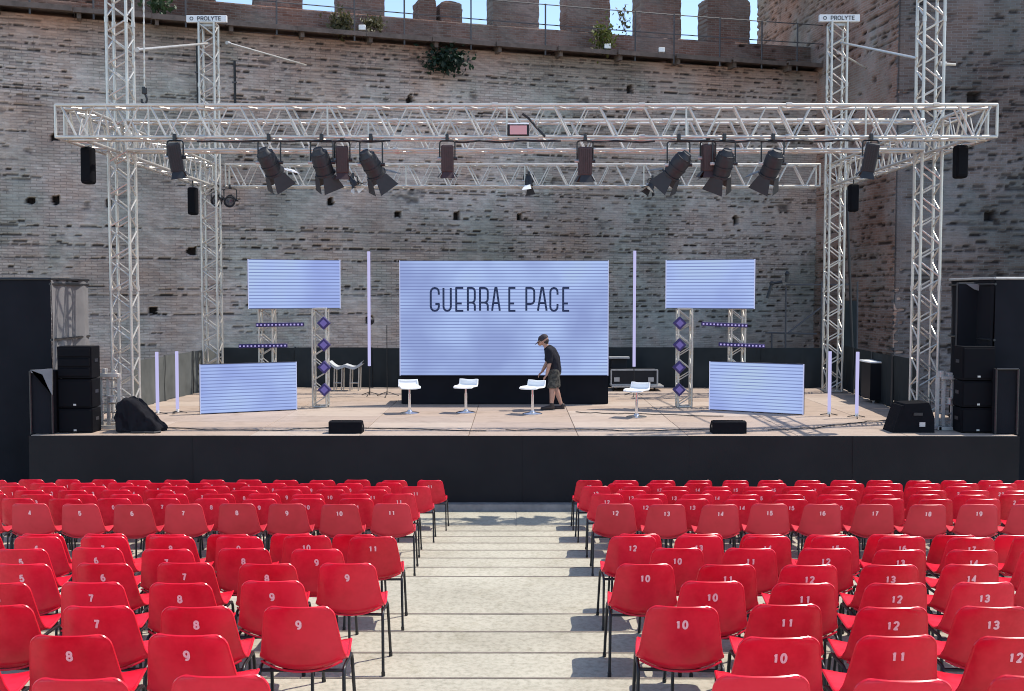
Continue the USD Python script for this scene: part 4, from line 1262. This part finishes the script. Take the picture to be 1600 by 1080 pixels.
for y in (-0.032, 0.032):
    obj('eye', trimesh.creation.icosphere(2, 0.011).apply_translation((hc[0] - 0.094, y, hc[2] - 0.001)), 'sign_ink', man)
obj('mouth', rbox((hc[0] - 0.105, 0, hc[2] - 0.072), (0.012, 0.04, 0.008), 0.003, n=6), 'pink_panel', man)

# ------------------------------------------------------------------ things on the stage floor
for px0, px1, lb in ((513, 565, 'low black floor monitor at the front edge, left of the middle'), (1114, 1167, 'low black floor monitor at the front edge, right of the middle')):
    a, b = onz(px0, 678, DZ), onz(px1, 678, DZ)
    w = b[0] - a[0]
    t = thing('floor_monitor', lb, 'loudspeaker', ((a[0] + b[0]) / 2, a[1] + 0.02, DZ), group='floor monitors on the stage edge')
    pr = [(0, 0), (0.30, 0), (0.30, 0.10), (0.16, 0.215), (0, 0.20)]
    m = prism([(x, z) for x, z in pr], -w / 2, w / 2)
    v = m.vertices.copy(); m.vertices = np.stack([v[:, 1], v[:, 0], v[:, 2]], 1); m.fix_normals()
    obj('cabinet', m, 'speaker_black', t)
    g_ = box((0, 0.235, 0.165), (w * 0.92, 0.17, 0.01)); g_.apply_transform(trimesh.transformations.rotation_matrix(-0.69, [1, 0, 0], [0, 0.23, 0.163]))
    obj('grille', g_, 'grille', t)
    for sx in (-1, 1):
        obj('handle', box((sx * (w / 2 - 0.006), 0.10, 0.12), (0.016, 0.10, 0.04)), 'black_steel', t)


def speaker_stack(px0, px1, ys, label, side):
    a, b = onz(px0, 677, DZ), onz(px1, 677, DZ)
    w = b[0] - a[0]; cx, cy = (a[0] + b[0]) / 2, a[1]
    for k in range(len(ys) - 1):
        z0, z1 = at(px0, ys[k], cy)[2], at(px0, ys[k + 1], cy)[2]
        if k == 0:
            z0 = DZ
        h = z1 - z0
        t = thing('loudspeaker', label[k], 'loudspeaker', (cx, cy, z0), group=f'{side} loudspeaker stack')
        obj('cabinet', rbox((0, 0.20, h / 2), (w, 0.38, h - 0.012), 0.014, n=6), 'speaker_black', t)
        if k == len(ys) - 2 and side == 'left':
            for i in range(3):
                obj('louvre', rbox((0, 0.0, h * (0.2 + 0.3 * i)), (w * 0.92, 0.03, h * 0.24), 0.01, n=6), 'grille', t)
        else:
            obj('grille', rbox((0, 0.004, h / 2), (w * 0.93, 0.02, h * 0.86), 0.008, n=6), 'grille', t)
        obj('emblem', box((0, -0.009, h * 0.12), (0.05, 0.006, 0.03)), 'aluminium_dull', t)
        for s in (-1, 1):
            obj('handle', box((s * (w / 2), 0.21, h * 0.55), (0.012, 0.14, 0.06)), 'black_steel', t)


speaker_stack(91, 145, (677, 638, 592, 541), ('bottom black loudspeaker of the left stack', 'middle black loudspeaker of the left stack', 'top louvred black loudspeaker of the left stack'), 'left')
speaker_stack(1502, 1553, (677, 637, 595, 541), ('bottom black loudspeaker of the right stack', 'middle black loudspeaker of the right stack', 'top black loudspeaker of the right stack with sunlit top edge'), 'right')

# side wings: black-clad scaffold towers beside the stage


def wing(x0, x1, y0, y1, h, side, label):
    t = thing('side_tower', label, 'scaffold', (0, 0, 0))
    n = max(1, int((x1 - x0) / 1.2))
    for i in range(n):
        a, b = x0 + (x1 - x0) * i / n, x0 + (x1 - x0) * (i + 1) / n
        obj('front_cloth', cloth(a, b, 0.02, h - random.uniform(0, 0.03), y0, 0.05, 200 + i + int(10 * abs(x0)), fold=2.0), 'black_cloth', t, smooth=True)
    inner = x1 if side < 0 else x0
    m = cloth(0, y1 - y0, 0.02, h - 0.02, 0, 0.28, 240 + side, nx=60, fold=3.4)
    v = m.vertices.copy()
    m.vertices = np.stack([inner + side * 0.02 - side * v[:, 1], y0 + v[:, 0], v[:, 2]], 1)
    m.fix_normals()
    obj('side_cloth', m, 'grey_scrim' if side < 0 else 'black_cloth', t, smooth=True)
    for px in (x0 + 0.05, x1 - 0.05):
        for py in (y0 + 0.06, y1 - 0.05):
            obj('scaffold_pole', rod((px, py, 0), (px, py, h + 0.02), 0.025, 8), 'black_steel', t)
    for z in np.arange(0.9, h, 1.0):
        obj('ledger', rod((inner, y0, z), (inner, y1, z), 0.022, 8), 'black_steel', t)
    obj('top_frame', cat_([rod((x0, y0, h), (x1, y0, h), 0.024, 8), rod((inner, y0, h), (inner, y1, h), 0.024, 8)]), 'aluminium_dull' if side > 0 else 'black_steel', t)
    obj('top_cloth', box(((x0 + x1) / 2, (y0 + y1) / 2, h - 0.03), (x1 - x0 - 0.04, y1 - y0 - 0.04, 0.02)), 'black_cloth', t)
    return t


lt = at(78, 436, 18.9)
wing(-12.5, lt[0], 18.9, 20.6, lt[2], -1, 'tall black cloth tower with grey side cloth left of the stage')
rt = at(1556, 435, 18.9)
wing(rt[0], 12.8, 18.9, 20.9, rt[2], 1, 'tall black cloth tower right of the stage')
# lower black backdrop with torn top behind the right loudspeakers
q0, q1 = at(1498, 442, 19.6), at(1556, 440, 19.6)
t = thing('black_backdrop', 'black cloth backdrop with torn top behind the right loudspeakers', 'drape', (q0[0], 19.6, DZ))
w = q1[0] - q0[0] + 0.1
obj('cloth', cloth(0, w, 0, q0[2] - DZ - 0.04, 0, 0.05, 310), 'black_cloth', t, smooth=True)
obj('torn_strip', prism([(0.12, q0[2] - DZ - 0.02), (0.65, q0[2] - DZ - 0.02), (0.52, q0[2] - DZ - 0.13), (0.40, q0[2] - DZ - 0.16), (0.27, q0[2] - DZ - 0.12)], -0.045, -0.035), 'grey_scrim', t)
for x in (0.0, w - 0.05):
    obj('pole', rod((x, 0.05, -0.0), (x, 0.05, q0[2] - DZ), 0.024, 8), 'black_steel', t)
obj('top_bar', rod((0, 0.05, q0[2] - DZ - 0.02), (w, 0.05, q0[2] - DZ - 0.02), 0.022, 8), 'black_steel', t)
# wing panels at both ends of the deck
for px0, px1, py, lb, mat in ((48, 82, 580, 'black wing panel with a grey torn cloth at the left stage end', 'black_cloth'), (1556, 1590, 577, 'dark wing panel at the right stage end', 'black_cloth')):
    a, b = onz(px0, 679, DZ), onz(px1, 679, DZ)
    h = at(px0, py, a[1])[2] - DZ
    t = thing('wing_panel', lb, 'panel', (a[0], a[1] + 0.03, DZ))
    obj('panel', rbox(((b[0] - a[0]) / 2, 0.2, h / 2), (b[0] - a[0], 0.36, h), 0.02, n=6), mat, t)
    obj('frame', cat_([rod((0, 0, 0), (0, 0, h), 0.02, 6), rod((b[0] - a[0], 0, 0), (b[0] - a[0], 0, h), 0.02, 6), rod((0, 0, h), (b[0] - a[0], 0, h), 0.02, 6)]), 'black_steel', t)
    if px0 < 100:
        ww = b[0] - a[0]
        obj('grey_cloth', prism([(0.02, h + 0.020), (ww + 0.02, h + 0.045), (ww + 0.01, h - 0.42), (ww - 0.06, h - 0.28), (ww * 0.60, h - 0.06), (0.03, h - 0.03)], -0.03, -0.018), 'grey_scrim', t)

# aluminium truss dollies beside the towers


def dolly(px0, px1, py0, py1, label, mat, seed):
    a, b = onz(px0, py1, DZ), onz(px1, py1, DZ)
    w = b[0] - a[0]; h = at(px0, py0, a[1])[2] - DZ
    t = thing('lifting_stand', label, 'stand', ((a[0] + b[0]) / 2, a[1] + 0.15, DZ))
    r = np.random.default_rng(seed)
    for x in (-w / 2 + 0.03, -w * 0.1, w / 2 - 0.04):
        obj('mast', box((x, 0.0, h * 0.45 + 0.03), (0.055, 0.055, h * 0.86)), mat, t)
    for z in np.linspace(0.14, h * 0.82, 6):
        obj('rung', rod((-w / 2, 0, z), (w / 2, 0, z + r.uniform(-0.03, 0.03)), 0.014, 6), mat, t)
    obj('head', cat_([rbox((r.uniform(-0.1, 0.1), 0, h * 0.90), (w * 0.9, 0.16, 0.07), 0.01, n=6), rbox((-w * 0.25, 0, h * 0.96), (0.07, 0.12, 0.12), 0.01, n=6), rbox((w * 0.2, 0, h * 0.94), (0.09, 0.10, 0.10), 0.01, n=6)]), mat, t)
    obj('winch', lathe([(0.001, -0.06), (0.07, -0.06), (0.07, -0.045), (0.04, -0.045), (0.04, 0.045), (0.07, 0.045), (0.07, 0.06), (0.001, 0.06)], 14).apply_translation((0.05, -0.08, h * 0.5)), 'aluminium_dull', t)
    obj('base', cat_([box((0, -0.20, 0.035), (w * 1.1, 0.06, 0.06)), box((0, 0.22, 0.035), (w * 1.1, 0.06, 0.06)), box((-w / 2, 0, 0.036), (0.06, 0.46, 0.055)), box((w / 2, 0, 0.036), (0.06, 0.46, 0.055))]), mat, t)


dolly(152, 186, 578, 670, 'bright aluminium lifting stand between left loudspeakers and tower', 'aluminium', 3)
dolly(1466, 1496, 582, 672, 'dull aluminium lifting stand beside the right loudspeakers', 'aluminium_dull', 4)

# black covered heap at the foot of the left tower
a, b = onz(180, 677, DZ), onz(242, 677, DZ)
t = thing('covered_gear', 'heap of gear under a black cloth at the left tower foot', 'cloth', ((a[0] + b[0]) / 2, a[1] + 0.25, DZ))
w = b[0] - a[0]
pf = [(-w * 0.46, 0.02), (-w * 0.47, 0.30), (-w * 0.42, 0.46), (-w * 0.28, 0.56), (-0.12 * w, 0.52), (w * 0.05, 0.37), (w * 0.25, 0.19), (w * 0.42, 0.07), (w * 0.52, 0.02)]
sp = m3.Manifold.batch_hull([m3.Manifold.sphere(0.05, 12).translate((x, y, max(z, 0.05))) for x, z in pf for y in (-0.18, 0.22)])
m = to_tm(sp.refine_to_length(0.035)); m.merge_vertices()
k = meshkit.fbm(m.vertices * np.array([7, 7, 4.0]), 4, 9) - 0.5
m.vertices = m.vertices + m.vertex_normals * (k * 0.13 + (meshkit.fbm(m.vertices * np.array([26, 26, 6.0]), 2, 4) - 0.5) * 0.05)[:, None]
m.vertices[:, 2] = np.maximum(m.vertices[:, 2], 0.004)
obj('cover', m, 'black_cloth', t, smooth=True)
obj('rope', tube([(-0.05, -0.30, 0.02), (0.2, -0.34, 0.03), (w * 0.5, -0.3, 0.02), (w * 0.62, -0.2, 0.02)], 0.02, 6), 'cable_black', t)

# big black wedge at the foot of the right tower
a, b = onz(1396, 677, DZ), onz(1462, 677, DZ)
w = b[0] - a[0]
t = thing('wedge_loudspeaker', 'big black wedge loudspeaker in front of the right tower', 'loudspeaker', (a[0], a[1] + 0.05, DZ))
h = at(1430, 630, a[1])[2] - DZ
m = prism([(0, 0.0), (w, 0.0), (w * 0.98, h * 0.55), (w * 0.86, h), (w * 0.30, h * 0.96)], 0, 0.5)
obj('cabinet', m, 'speaker_black', t)
g_ = prism([(0.035, 0.02), (0.075, 0.02), (w * 0.30 + 0.005, h * 0.90), (w * 0.30 - 0.035, h * 0.90)], -0.012, 0.49)
obj('grille', mv(g_, (-0.03, 0.005, 0.0)), 'grille', t)
obj('socket_plate', box((w * 0.70, -0.006, h * 0.28), (0.10, 0.012, 0.08)), 'aluminium_dull', t)
obj('handle', box((w * 0.6, -0.006, h * 0.62), (0.16, 0.012, 0.05)), 'black_steel', t)

# table with black cloth at the right back
a, b = onz(1341, 631, DZ), onz(1396, 631, DZ)
w = b[0] - a[0]; h = at(1341, 565, a[1])[2] - DZ
t = thing('cloth_table', 'table with black cloth and sunlit top at the right back', 'table', ((a[0] + b[0]) / 2 + 0.26, a[1] + 0.35, DZ))
obj('table_top', rbox((0, 0, h - 0.02), (w + 0.04, 0.74, 0.035), 0.01, n=6), 'white_plastic', t)
obj('table_cloth', cloth(-w / 2, w / 2, 0.08, h - 0.045, -0.36, 0.05, 331), 'black_cloth', t, smooth=True)
obj('body', rbox((0, 0.0, h / 2 + 0.02), (w - 0.03, 0.66, h - 0.14), 0.02, n=6), 'black_body', t)
for x in (-w * 0.38, w * 0.05, w * 0.40):
    obj('castor', cat_([lathe([(0.001, -0.015), (0.038, -0.015), (0.038, 0.015), (0.001, 0.015)], 12).apply_transform(trimesh.transformations.rotation_matrix(math.pi / 2, [0, 1, 0])).apply_translation((x, -0.30, 0.04)), box((x, -0.30, 0.085), (0.05, 0.06, 0.02))]), 'aluminium_dull', t)

# flight cases behind, right of the central screen
a, b = onz(955, 611, DZ), onz(1027, 611, DZ)
w = b[0] - a[0]
t = thing('flight_case', 'black flight case with aluminium edges behind the right stool', 'case', ((a[0] + b[0]) / 2, a[1] + 0.3, DZ))
h = at(955, 578, a[1])[2] - DZ
zb = 0.16
obj('case_body', rbox((0, 0, (h + zb) / 2), (w, 0.6, h - zb), 0.01, n=6), 'black_body', t)
for zz in (zb, h):
    obj('edge_profile', box((0, -0.303, zz), (w + 0.02, 0.02, 0.035)), 'aluminium_dull', t)
for xx in (-w / 2, w / 2):
    obj('edge_profile', box((xx, -0.304, (zb + h) / 2), (0.035, 0.02, h - zb)), 'aluminium_dull', t)
for xx in (-w * 0.38, w * 0.36):
    obj('corner_lock', box((xx, -0.306, zb + 0.13), (0.14, 0.02, 0.11)), 'aluminium_dull', t)
obj('dolly_board', box((0.08, -0.05, 0.12), (w * 1.12, 0.7, 0.04)), 'aluminium_dull', t)
for xx in (-w * 0.45, w * 0.45):
    obj('castor', lathe([(0.001, -0.02), (0.05, -0.02), (0.05, 0.02), (0.001, 0.02)], 12).apply_transform(trimesh.transformations.rotation_matrix(math.pi / 2, [0, 1, 0])).apply_translation((xx, -0.2, 0.05)), 'black_steel', t)
t = thing('grey_board', 'pale grey board lying behind the flight case right of the screen', 'board', (a[0] + 0.25, a[1] + 0.45, DZ))
obj('board', rbox((0, 0.15, at(965, 561, a[1])[2] - DZ), (0.52, 0.3, 0.05), 0.01, n=6), 'aluminium_dull', t)
obj('support', rbox((0, 0.2, (at(965, 561, a[1])[2] - DZ) / 2), (0.4, 0.2, at(965, 561, a[1])[2] - DZ - 0.06), 0.01, n=6), 'black_body', t)

# two white folding stands at the back left
for px0, px1, flip, lb in ((517, 541, -1, 'white folding stool at the back left, nearer the truss post'), (541, 568, 1, 'white folding stool with raised edge at the back left')):
    a, b = onz(px0, 610, DZ), onz(px1, 610, DZ)
    w = b[0] - a[0]
    t = thing('folding_stool', lb, 'stool', ((a[0] + b[0]) / 2, a[1], DZ))
    z1 = at(540, 570, a[1])[2] - DZ
    prof = [(-w / 2 * flip, z1 + 0.02), (0, z1 - 0.05), (w * 0.30 * flip, z1 + 0.02), (w * 0.5 * flip, z1 + 0.10)]
    P = np.array([[(x, y, z) for y in np.linspace(-0.2, 0.2, 4)] for x, z in bend_path([(x, 0, z) for x, z in prof], 0.06)[:, [0, 2]]])
    g1 = grid_mesh(P); g2 = grid_mesh(P - np.array([0, 0, 0.07])); 
    obj('seat', cat_([g1, g2, grid_mesh(np.stack([P[:, 0], P[:, 0] - [0, 0, 0.07]], 1))]), 'white_cloth', t, smooth=40)
    for k, x in enumerate((-w * 0.22, w * 0.26)):
        for y in (-0.17, 0.17):
            obj('leg', rod((x + 0.02, y, z1 - 0.06), (x, y, 0.0), 0.018, 6), 'aluminium', t)
    obj('stretcher', rod((-w * 0.25, -0.17, 0.2), (w * 0.28, -0.17, 0.2), 0.014, 6), 'aluminium', t)

# scaffold and spare stands by the wall at the right back
t = thing('pipe_scaffold', 'dark pipe scaffold by the wall behind the right rear tower', 'scaffold', (0, 0, 0))
for x0, y0, x1, y1 in ((1228, 448, 1228, 548), (1206, 520, 1206, 548), (1228, 445, 1330, 445), (1196, 520, 1276, 522), (1232, 520, 1300, 467), (1284, 440, 1284, 548), (1340, 440, 1340, 560), (1326, 430, 1330, 432)):
    p, q = at(x0, y0, 29.3), at(x1, y1, 29.3)
    if y1 >= 545:
        q[2] = 0.0
    obj('pipe', rod(p, q, 0.024, 8), 'rust_rail', t)
t = thing('leaning_pole', 'tall dark pole leaning beside the right rear truss tower', 'pole', at(1338, 556, 28.6) * np.array([1, 1, 0]))
q = at(1323, 296, 28.6) - at(1338, 556, 28.6) * np.array([1, 1, 0])
obj('shaft', rod((0, 0, 0), q, 0.036, 8), 'black_steel', t)
obj('cap', rod(q, q + [0, 0, 0.06], 0.045, 8), 'black_steel', t)
for pts, lb in ((((1199, 466), (1206, 443), (1222, 441)), 'black clamp stand on the scaffold, left'), (((1229, 441), (1230, 428), (1231, 424)), 'black clamp post on the scaffold, right')):
    t = thing('scaffold_clamp', lb, 'clamp', at(*pts[0], 29.2))
    P = np.array([at(*p, 29.2) for p in pts]) - at(*pts[0], 29.2)
    obj('arm', tube(P, 0.05, 6), 'black_steel', t)
    obj('joint', trimesh.creation.icosphere(1, 0.07).apply_translation(P[1]), 'black_steel', t)
for px, y0, y1, lb in ((308, 62, 165, 'thin dark pipe on the wall left of the left rear tower'), (366, 95, 163, 'thin dark pipe on the wall right of the left rear tower')):
    u_ = wall_u(px, 100)
    p = wall_pt(u_, 0, 0.12)
    t = thing('wall_pipe', lb, 'pipe', p)
    z0, z1 = at(px, y1, p[1])[2], at(px, y0, p[1])[2]
    obj('pipe', rod((0, 0, z0), (0, 0, z1), 0.035, 8), 'cable_black', t)
    obj('bracket', box((0, -0.02, (z0 + z1) / 2), (0.12, 0.06, 0.04)), 'rust_rail', t)
t = thing('tarpaulin', 'dark tarpaulin hanging on the scaffold beside the corner tower', 'tarpaulin', (0, 0, 0))
pa, pb = at(1318, 470, 29.5), at(1340, 470, 29.5)
obj('sheet', mv(cloth(pa[0], pb[0], 0.1, pa[2] - 0.0, 29.5, 0.2, 77), (0, 0, 0)), 'fence_cloth', t, smooth=True)

# a cable on the deck, and dark tubes added as truss shadow
r = np.random.default_rng(5)
for lb, path in (('black cable snaking along the stage front edge, left half', [(250, 668), (330, 671), (440, 672), (520, 667), (640, 671), (760, 673)]),
                 ('black cable snaking along the stage front edge, right half', [(790, 672), (880, 671), (1000, 673), (1110, 671)]),
                 ('black cable curling from the right screen to the stage edge', [(1130, 650), (1040, 648), (960, 646), (900, 644)]),
                 ('black cable lying from the right wedge loudspeaker across the deck', [(1400, 655), (1340, 660), (1280, 668), (1200, 672)])):
    P = np.array([onz(x, y, DZ + 0.014) for x, y in path])
    s = np.linspace(0, 1, 60)
    Q = np.stack([np.interp(s, np.linspace(0, 1, len(P)), P[:, i]) for i in range(3)], 1)
    Q[:, 1] += (meshkit.noise(np.stack([s * 17, s * 0, s * 0], -1), len(lb)) - 0.5) * 0.16
    t = thing('stage_cable', lb, 'cable', Q[0])
    obj('cable', tube(Q - Q[0], 0.009, 6), 'cable_black', t)

# ------------------------------------------------------------------ chairs
def chair_shell():
    prof = bend_path([(0.0, 0.425, 0.428), (0.0, 0.395, 0.455), (0.0, 0.20, 0.436), (0.0, 0.030, 0.405), (0.0, -0.002, 0.53), (0.0, -0.058, 0.785)], 0.035, 5)[:, 1:]
    d = np.r_[0, np.cumsum(np.linalg.norm(np.diff(prof, axis=0), axis=1))]
    nu = 17
    s = np.concatenate([np.linspace(0, 0.05, 5), np.linspace(0.09, d[-1] - 0.075, 22), d[-1] - 0.052 * (1 - np.sin(np.linspace(0, np.pi / 2, 7)))])
    y, z = np.interp(s, d, prof[:, 0]), np.interp(s, d, prof[:, 1])
    sb = d[-1] - 0.385                         # where the back begins
    P = np.zeros((len(s), nu, 3))
    for i, t in enumerate(s):
        f = np.clip((t - sb) / (d[-1] - sb), 0, 1)
        if t < sb:
            w = 0.212 + 0.026 * math.sin(min(1, t / sb) * math.pi * 0.5)
        else:
            w = 0.236 - 0.054 * f ** 1.1
        R = 0.052
        e = d[-1] - t
        if e < R:
            w -= R - math.sqrt(max(0, R * R - (R - e) ** 2))
        if t < 0.05:
            w -= 0.05 - math.sqrt(max(0, 0.0025 - (0.05 - t) ** 2))
        back = np.clip((t - sb + 0.10) / 0.16, 0, 1)
        bend = math.exp(-((t - sb) / 0.075) ** 2)      # the shell's sides rise round the bend
        for k in range(nu):
            u = k / (nu - 1) * 2 - 1
            u = math.sin(u * math.pi / 2) * 0.6 + u * 0.4
            c = abs(u) ** 2.2
            c3 = abs(u) ** 4
            P[i, k] = (u * w, y[i] + back * (0.018 * c + (0.030 - 0.024 * f) * c3 * 1.2), z[i] + (1 - back) * 0.020 * c + bend * 0.055 * c)
    return P


P = chair_shell()
SHELL_P = P
G = grid_mesh(P)
nrm = G.vertex_normals
ctr = nrm[len(P) // 4 * P.shape[1] + 7]
if ctr[2] < 0:
    G.invert(); nrm = G.vertex_normals
under = trimesh.Trimesh(G.vertices - nrm * 0.006, G.faces[:, ::-1], process=False)
nvv, nuu = P.shape[:2]
ring = [P[0, q] for q in range(nuu)] + [P[v, -1] for v in range(1, nvv)] + [P[-1, q] for q in range(nuu - 2, -1, -1)] + [P[v, 0] for v in range(nvv - 2, 0, -1)]
rimm = tube(np.array(ring) + np.array([0, -0.001, 0]), 0.0075, 6, closed=True)
lip_ = tube(np.stack([np.linspace(-0.225, 0.225, 15), 0.004 + 0.03 * np.abs(np.linspace(-1, 1, 15)) ** 2.2, 0.413 + 0.050 * np.abs(np.linspace(-1, 1, 15)) ** 2.2], 1), 0.006, 6)  # tube added so the bottom edge of the back shows a highlight
SHELL = cat_([G, under, rimm, lip_])


def side_tube(s):
    x = 0.232 * s
    return tube(bend_path([(x + 0.012 * s, -0.035, 0.0), (x, 0.035, 0.425), (x, 0.30, 0.425), (x + 0.012 * s, 0.375, 0.0)], 0.045, 4), 0.0105, 8)


CROSS = cat_([rod((-0.232, 0.05, 0.405), (0.232, 0.05, 0.405), 0.0105, 8), rod((-0.232, 0.29, 0.415), (0.232, 0.29, 0.415), 0.0105, 8)])
FEET = cat_([rod((s * 0.244, y, 0.0), (s * 0.243, y * 0.98, 0.028), 0.0135, 8) for s in (-1, 1) for y in (-0.035, 0.375)])
SIDES = (side_tube(-1), side_tube(1))
# plane of the number on the rear of the back
bt, bb_ = np.array([0.0, -0.058, 0.785]), np.array([0.0, -0.002, 0.53])
upv = (bt - bb_) / np.linalg.norm(bt - bb_)
rear = np.cross([1.0, 0, 0], upv)
protos = {}


DG = {
    '0': [arc(0.5, 0.5, 0.5, 0.5, 0, 360, 25)],
    '1': [[(0.62, 0), (0.62, 1)], [(0.62, 0.97), (0.52, 0.82), (0.25, 0.74)]],
    '2': [arc(0.5, 0.70, 0.5, 0.30, 170, -35, 12) + [(0.10, 0.0), (1.0, 0.0)]],
    '3': [arc(0.5, 0.74, 0.46, 0.26, 165, -90, 12) + arc(0.5, 0.26, 0.5, 0.26, 90, -165, 12)],
    '4': [[(0.74, 0), (0.74, 1), (0.0, 0.27), (1.0, 0.27)]],
    '5': [[(0.95, 1), (0.16, 1), (0.06, 0.50)] + arc(0.48, 0.33, 0.52, 0.33, 130, -160, 12)],
    '6': [arc(0.5, 0.32, 0.5, 0.32, 0, 360, 17), arc(0.55, 0.55, 0.55, 0.45, 60, 200, 9)],
    '7': [[(0.0, 1), (1.0, 1), (0.55, 0.45), (0.38, 0.0)]],
    '8': [arc(0.5, 0.74, 0.44, 0.26, 0, 360, 17), arc(0.5, 0.26, 0.5, 0.26, 0, 360, 17)],
    '9': [arc(0.5, 0.68, 0.5, 0.32, 0, 360, 17), arc(0.45, 0.45, 0.55, 0.45, 20, -120, 9)],
}


def number_mesh(n):
    from shapely.geometry import LineString
    from shapely import union_all, affinity
    h, wd, th, gap = 0.056, 0.034, 0.0118, 0.009
    parts_, x = [], 0.0
    for ch in str(n):
        lines = [LineString([(x + th / 2 + a * (wd - th), th / 2 + b * (h - th)) for a, b in q]).buffer(th / 2, cap_style='flat', join_style='round', quad_segs=3) for q in DG[ch]]
        parts_.append(union_all(lines)); x += wd + (gap if ch != '1' else gap * 0.6)
    g = union_all(parts_).simplify(0.0004)
    m = cat_([trimesh.creation.extrude_polygon(q, 0.0012, engine='earcut') for q in getattr(g, 'geoms', [g])])
    m.apply_translation((-(m.bounds[0][0] + m.bounds[1][0]) / 2, 0, 0))
    v = m.vertices
    o = bt - upv * 0.125 + rear * 0.0068
    m.vertices = o + v[:, :1] * np.array([1.0, 0, 0]) + v[:, 1:2] * upv + v[:, 2:3] * rear
    return m


def place_chair(n, mat, loc, rz, label, group):
    key = (n, mat)
    if key not in protos:
        t = thing('audience_chair', label, 'chair', loc, rz, group)
        obj('seat_shell', SHELL, mat, t, smooth=50)
        for sd in SIDES:
            obj('side_frame', sd, 'black_steel', t, smooth=True)
        obj('crossbar', CROSS, 'black_steel', t, smooth=40)
        obj('feet', FEET, 'cable_black', t)
        if n is not None:
            obj('seat_number', number_mesh(n), 'number_print', t)
        protos[key] = t.GetPath()
        return
    x = UsdGeom.Xform.Define(stage, numbered('/World', 'audience_chair'))
    p = x.GetPrim()
    p.GetReferences().AddInternalReference(protos[key])
    p.SetInstanceable(True)
    x.ClearXformOpOrder()
    for a in ('xformOp:translate', 'xformOp:rotateZ'):
        pass
    UsdGeom.XformCommonAPI(p)
    p.GetAttribute('xformOp:translate').Set(Gf.Vec3d(*map(float, loc))) if p.GetAttribute('xformOp:translate') else x.AddTranslateOp().Set(Gf.Vec3d(*map(float, loc)))
    p.GetAttribute('xformOp:rotateZ').Set(float(rz)) if p.GetAttribute('xformOp:rotateZ') else x.AddRotateZOp().Set(float(rz))
    x.SetXformOpOrder([UsdGeom.XformOp(p.GetAttribute('xformOp:translate')), UsdGeom.XformOp(p.GetAttribute('xformOp:rotateZ'))])
    meta(p, label, 'chair', group)


ORD = ['first', 'second', 'third', 'fourth', 'fifth', 'sixth', 'seventh', 'eighth', 'ninth', 'tenth', 'eleventh', 'twelfth', 'thirteenth', 'fourteenth', 'fifteenth', 'sixteenth']
rows = []
leftX = [-1.34, -1.84, -1.43, -1.86, -1.37, -1.85, -1.30]
rightX = [1.07, 1.48, 1.11, 1.50, 1.09, 1.52, 1.12]
for j in range(6, -1, -1):
    rows.append((11.25 + 0.79 * j, FAR(j), leftX[j], rightX[j], 0.555, 11, 12, 'red_faded' if j == 0 else 'red_plastic', j == 0))
nl = {-1: -1.20, 0: -1.57, 1: -1.17, 2: -1.50, 3: -1.16, 4: -1.52, 5: -1.18, 6: -1.44}
nr = {-1: 1.00, 0: 1.25, 1: 0.92, 2: 1.22, 3: 0.90, 4: 1.23, 5: 0.97, 6: 1.10}
for k in range(6, -2, -1):
    d = 9.36 if k == 6 else 5.06 + 0.75 * k - 0.09
    rows.append((d, CA if k == 6 else NEAR(k), nl[k], nr[k], 0.560, 9 if k < 5 else 11, 10 if k < 5 else 12, 'red_plastic', -1 < k < 5))
cr = random.Random(3)
nchairs = 0
for ri, (yy, zz, xl, xr, pitch, n_l, n_r, mat, shown) in enumerate(rows):
    for side, x0, n0, st in (('left', xl, n_l, -1), ('right', xr, n_r, 1)):
        for i in range(16):
            x = x0 + st * i * pitch + cr.uniform(-0.012, 0.012)
            px, py = proj((x, yy, zz + 0.6))
            hw = FOC * 0.25 / yy
            if px + hw < -4 or px - hw > 1604:
                break
            n = n0 + st * i
            n = n if n >= 1 else None
            num = f' printed {n}' if shown and n is not None else ''
            lab = f"{'duller ' if mat == 'red_faded' else ''}red plastic chair{num}, {ORD[i]} {side} of the aisle, {ORD[ri]} row from the stage"
            place_chair(n, mat, (x, yy + cr.uniform(-0.028, 0.028), zz + 0.003), cr.gauss(0, 1.5), lab, f'red chairs in rows {side} of the aisle')
            nchairs += 1
print('chairs', nchairs, 'protos', len(protos))
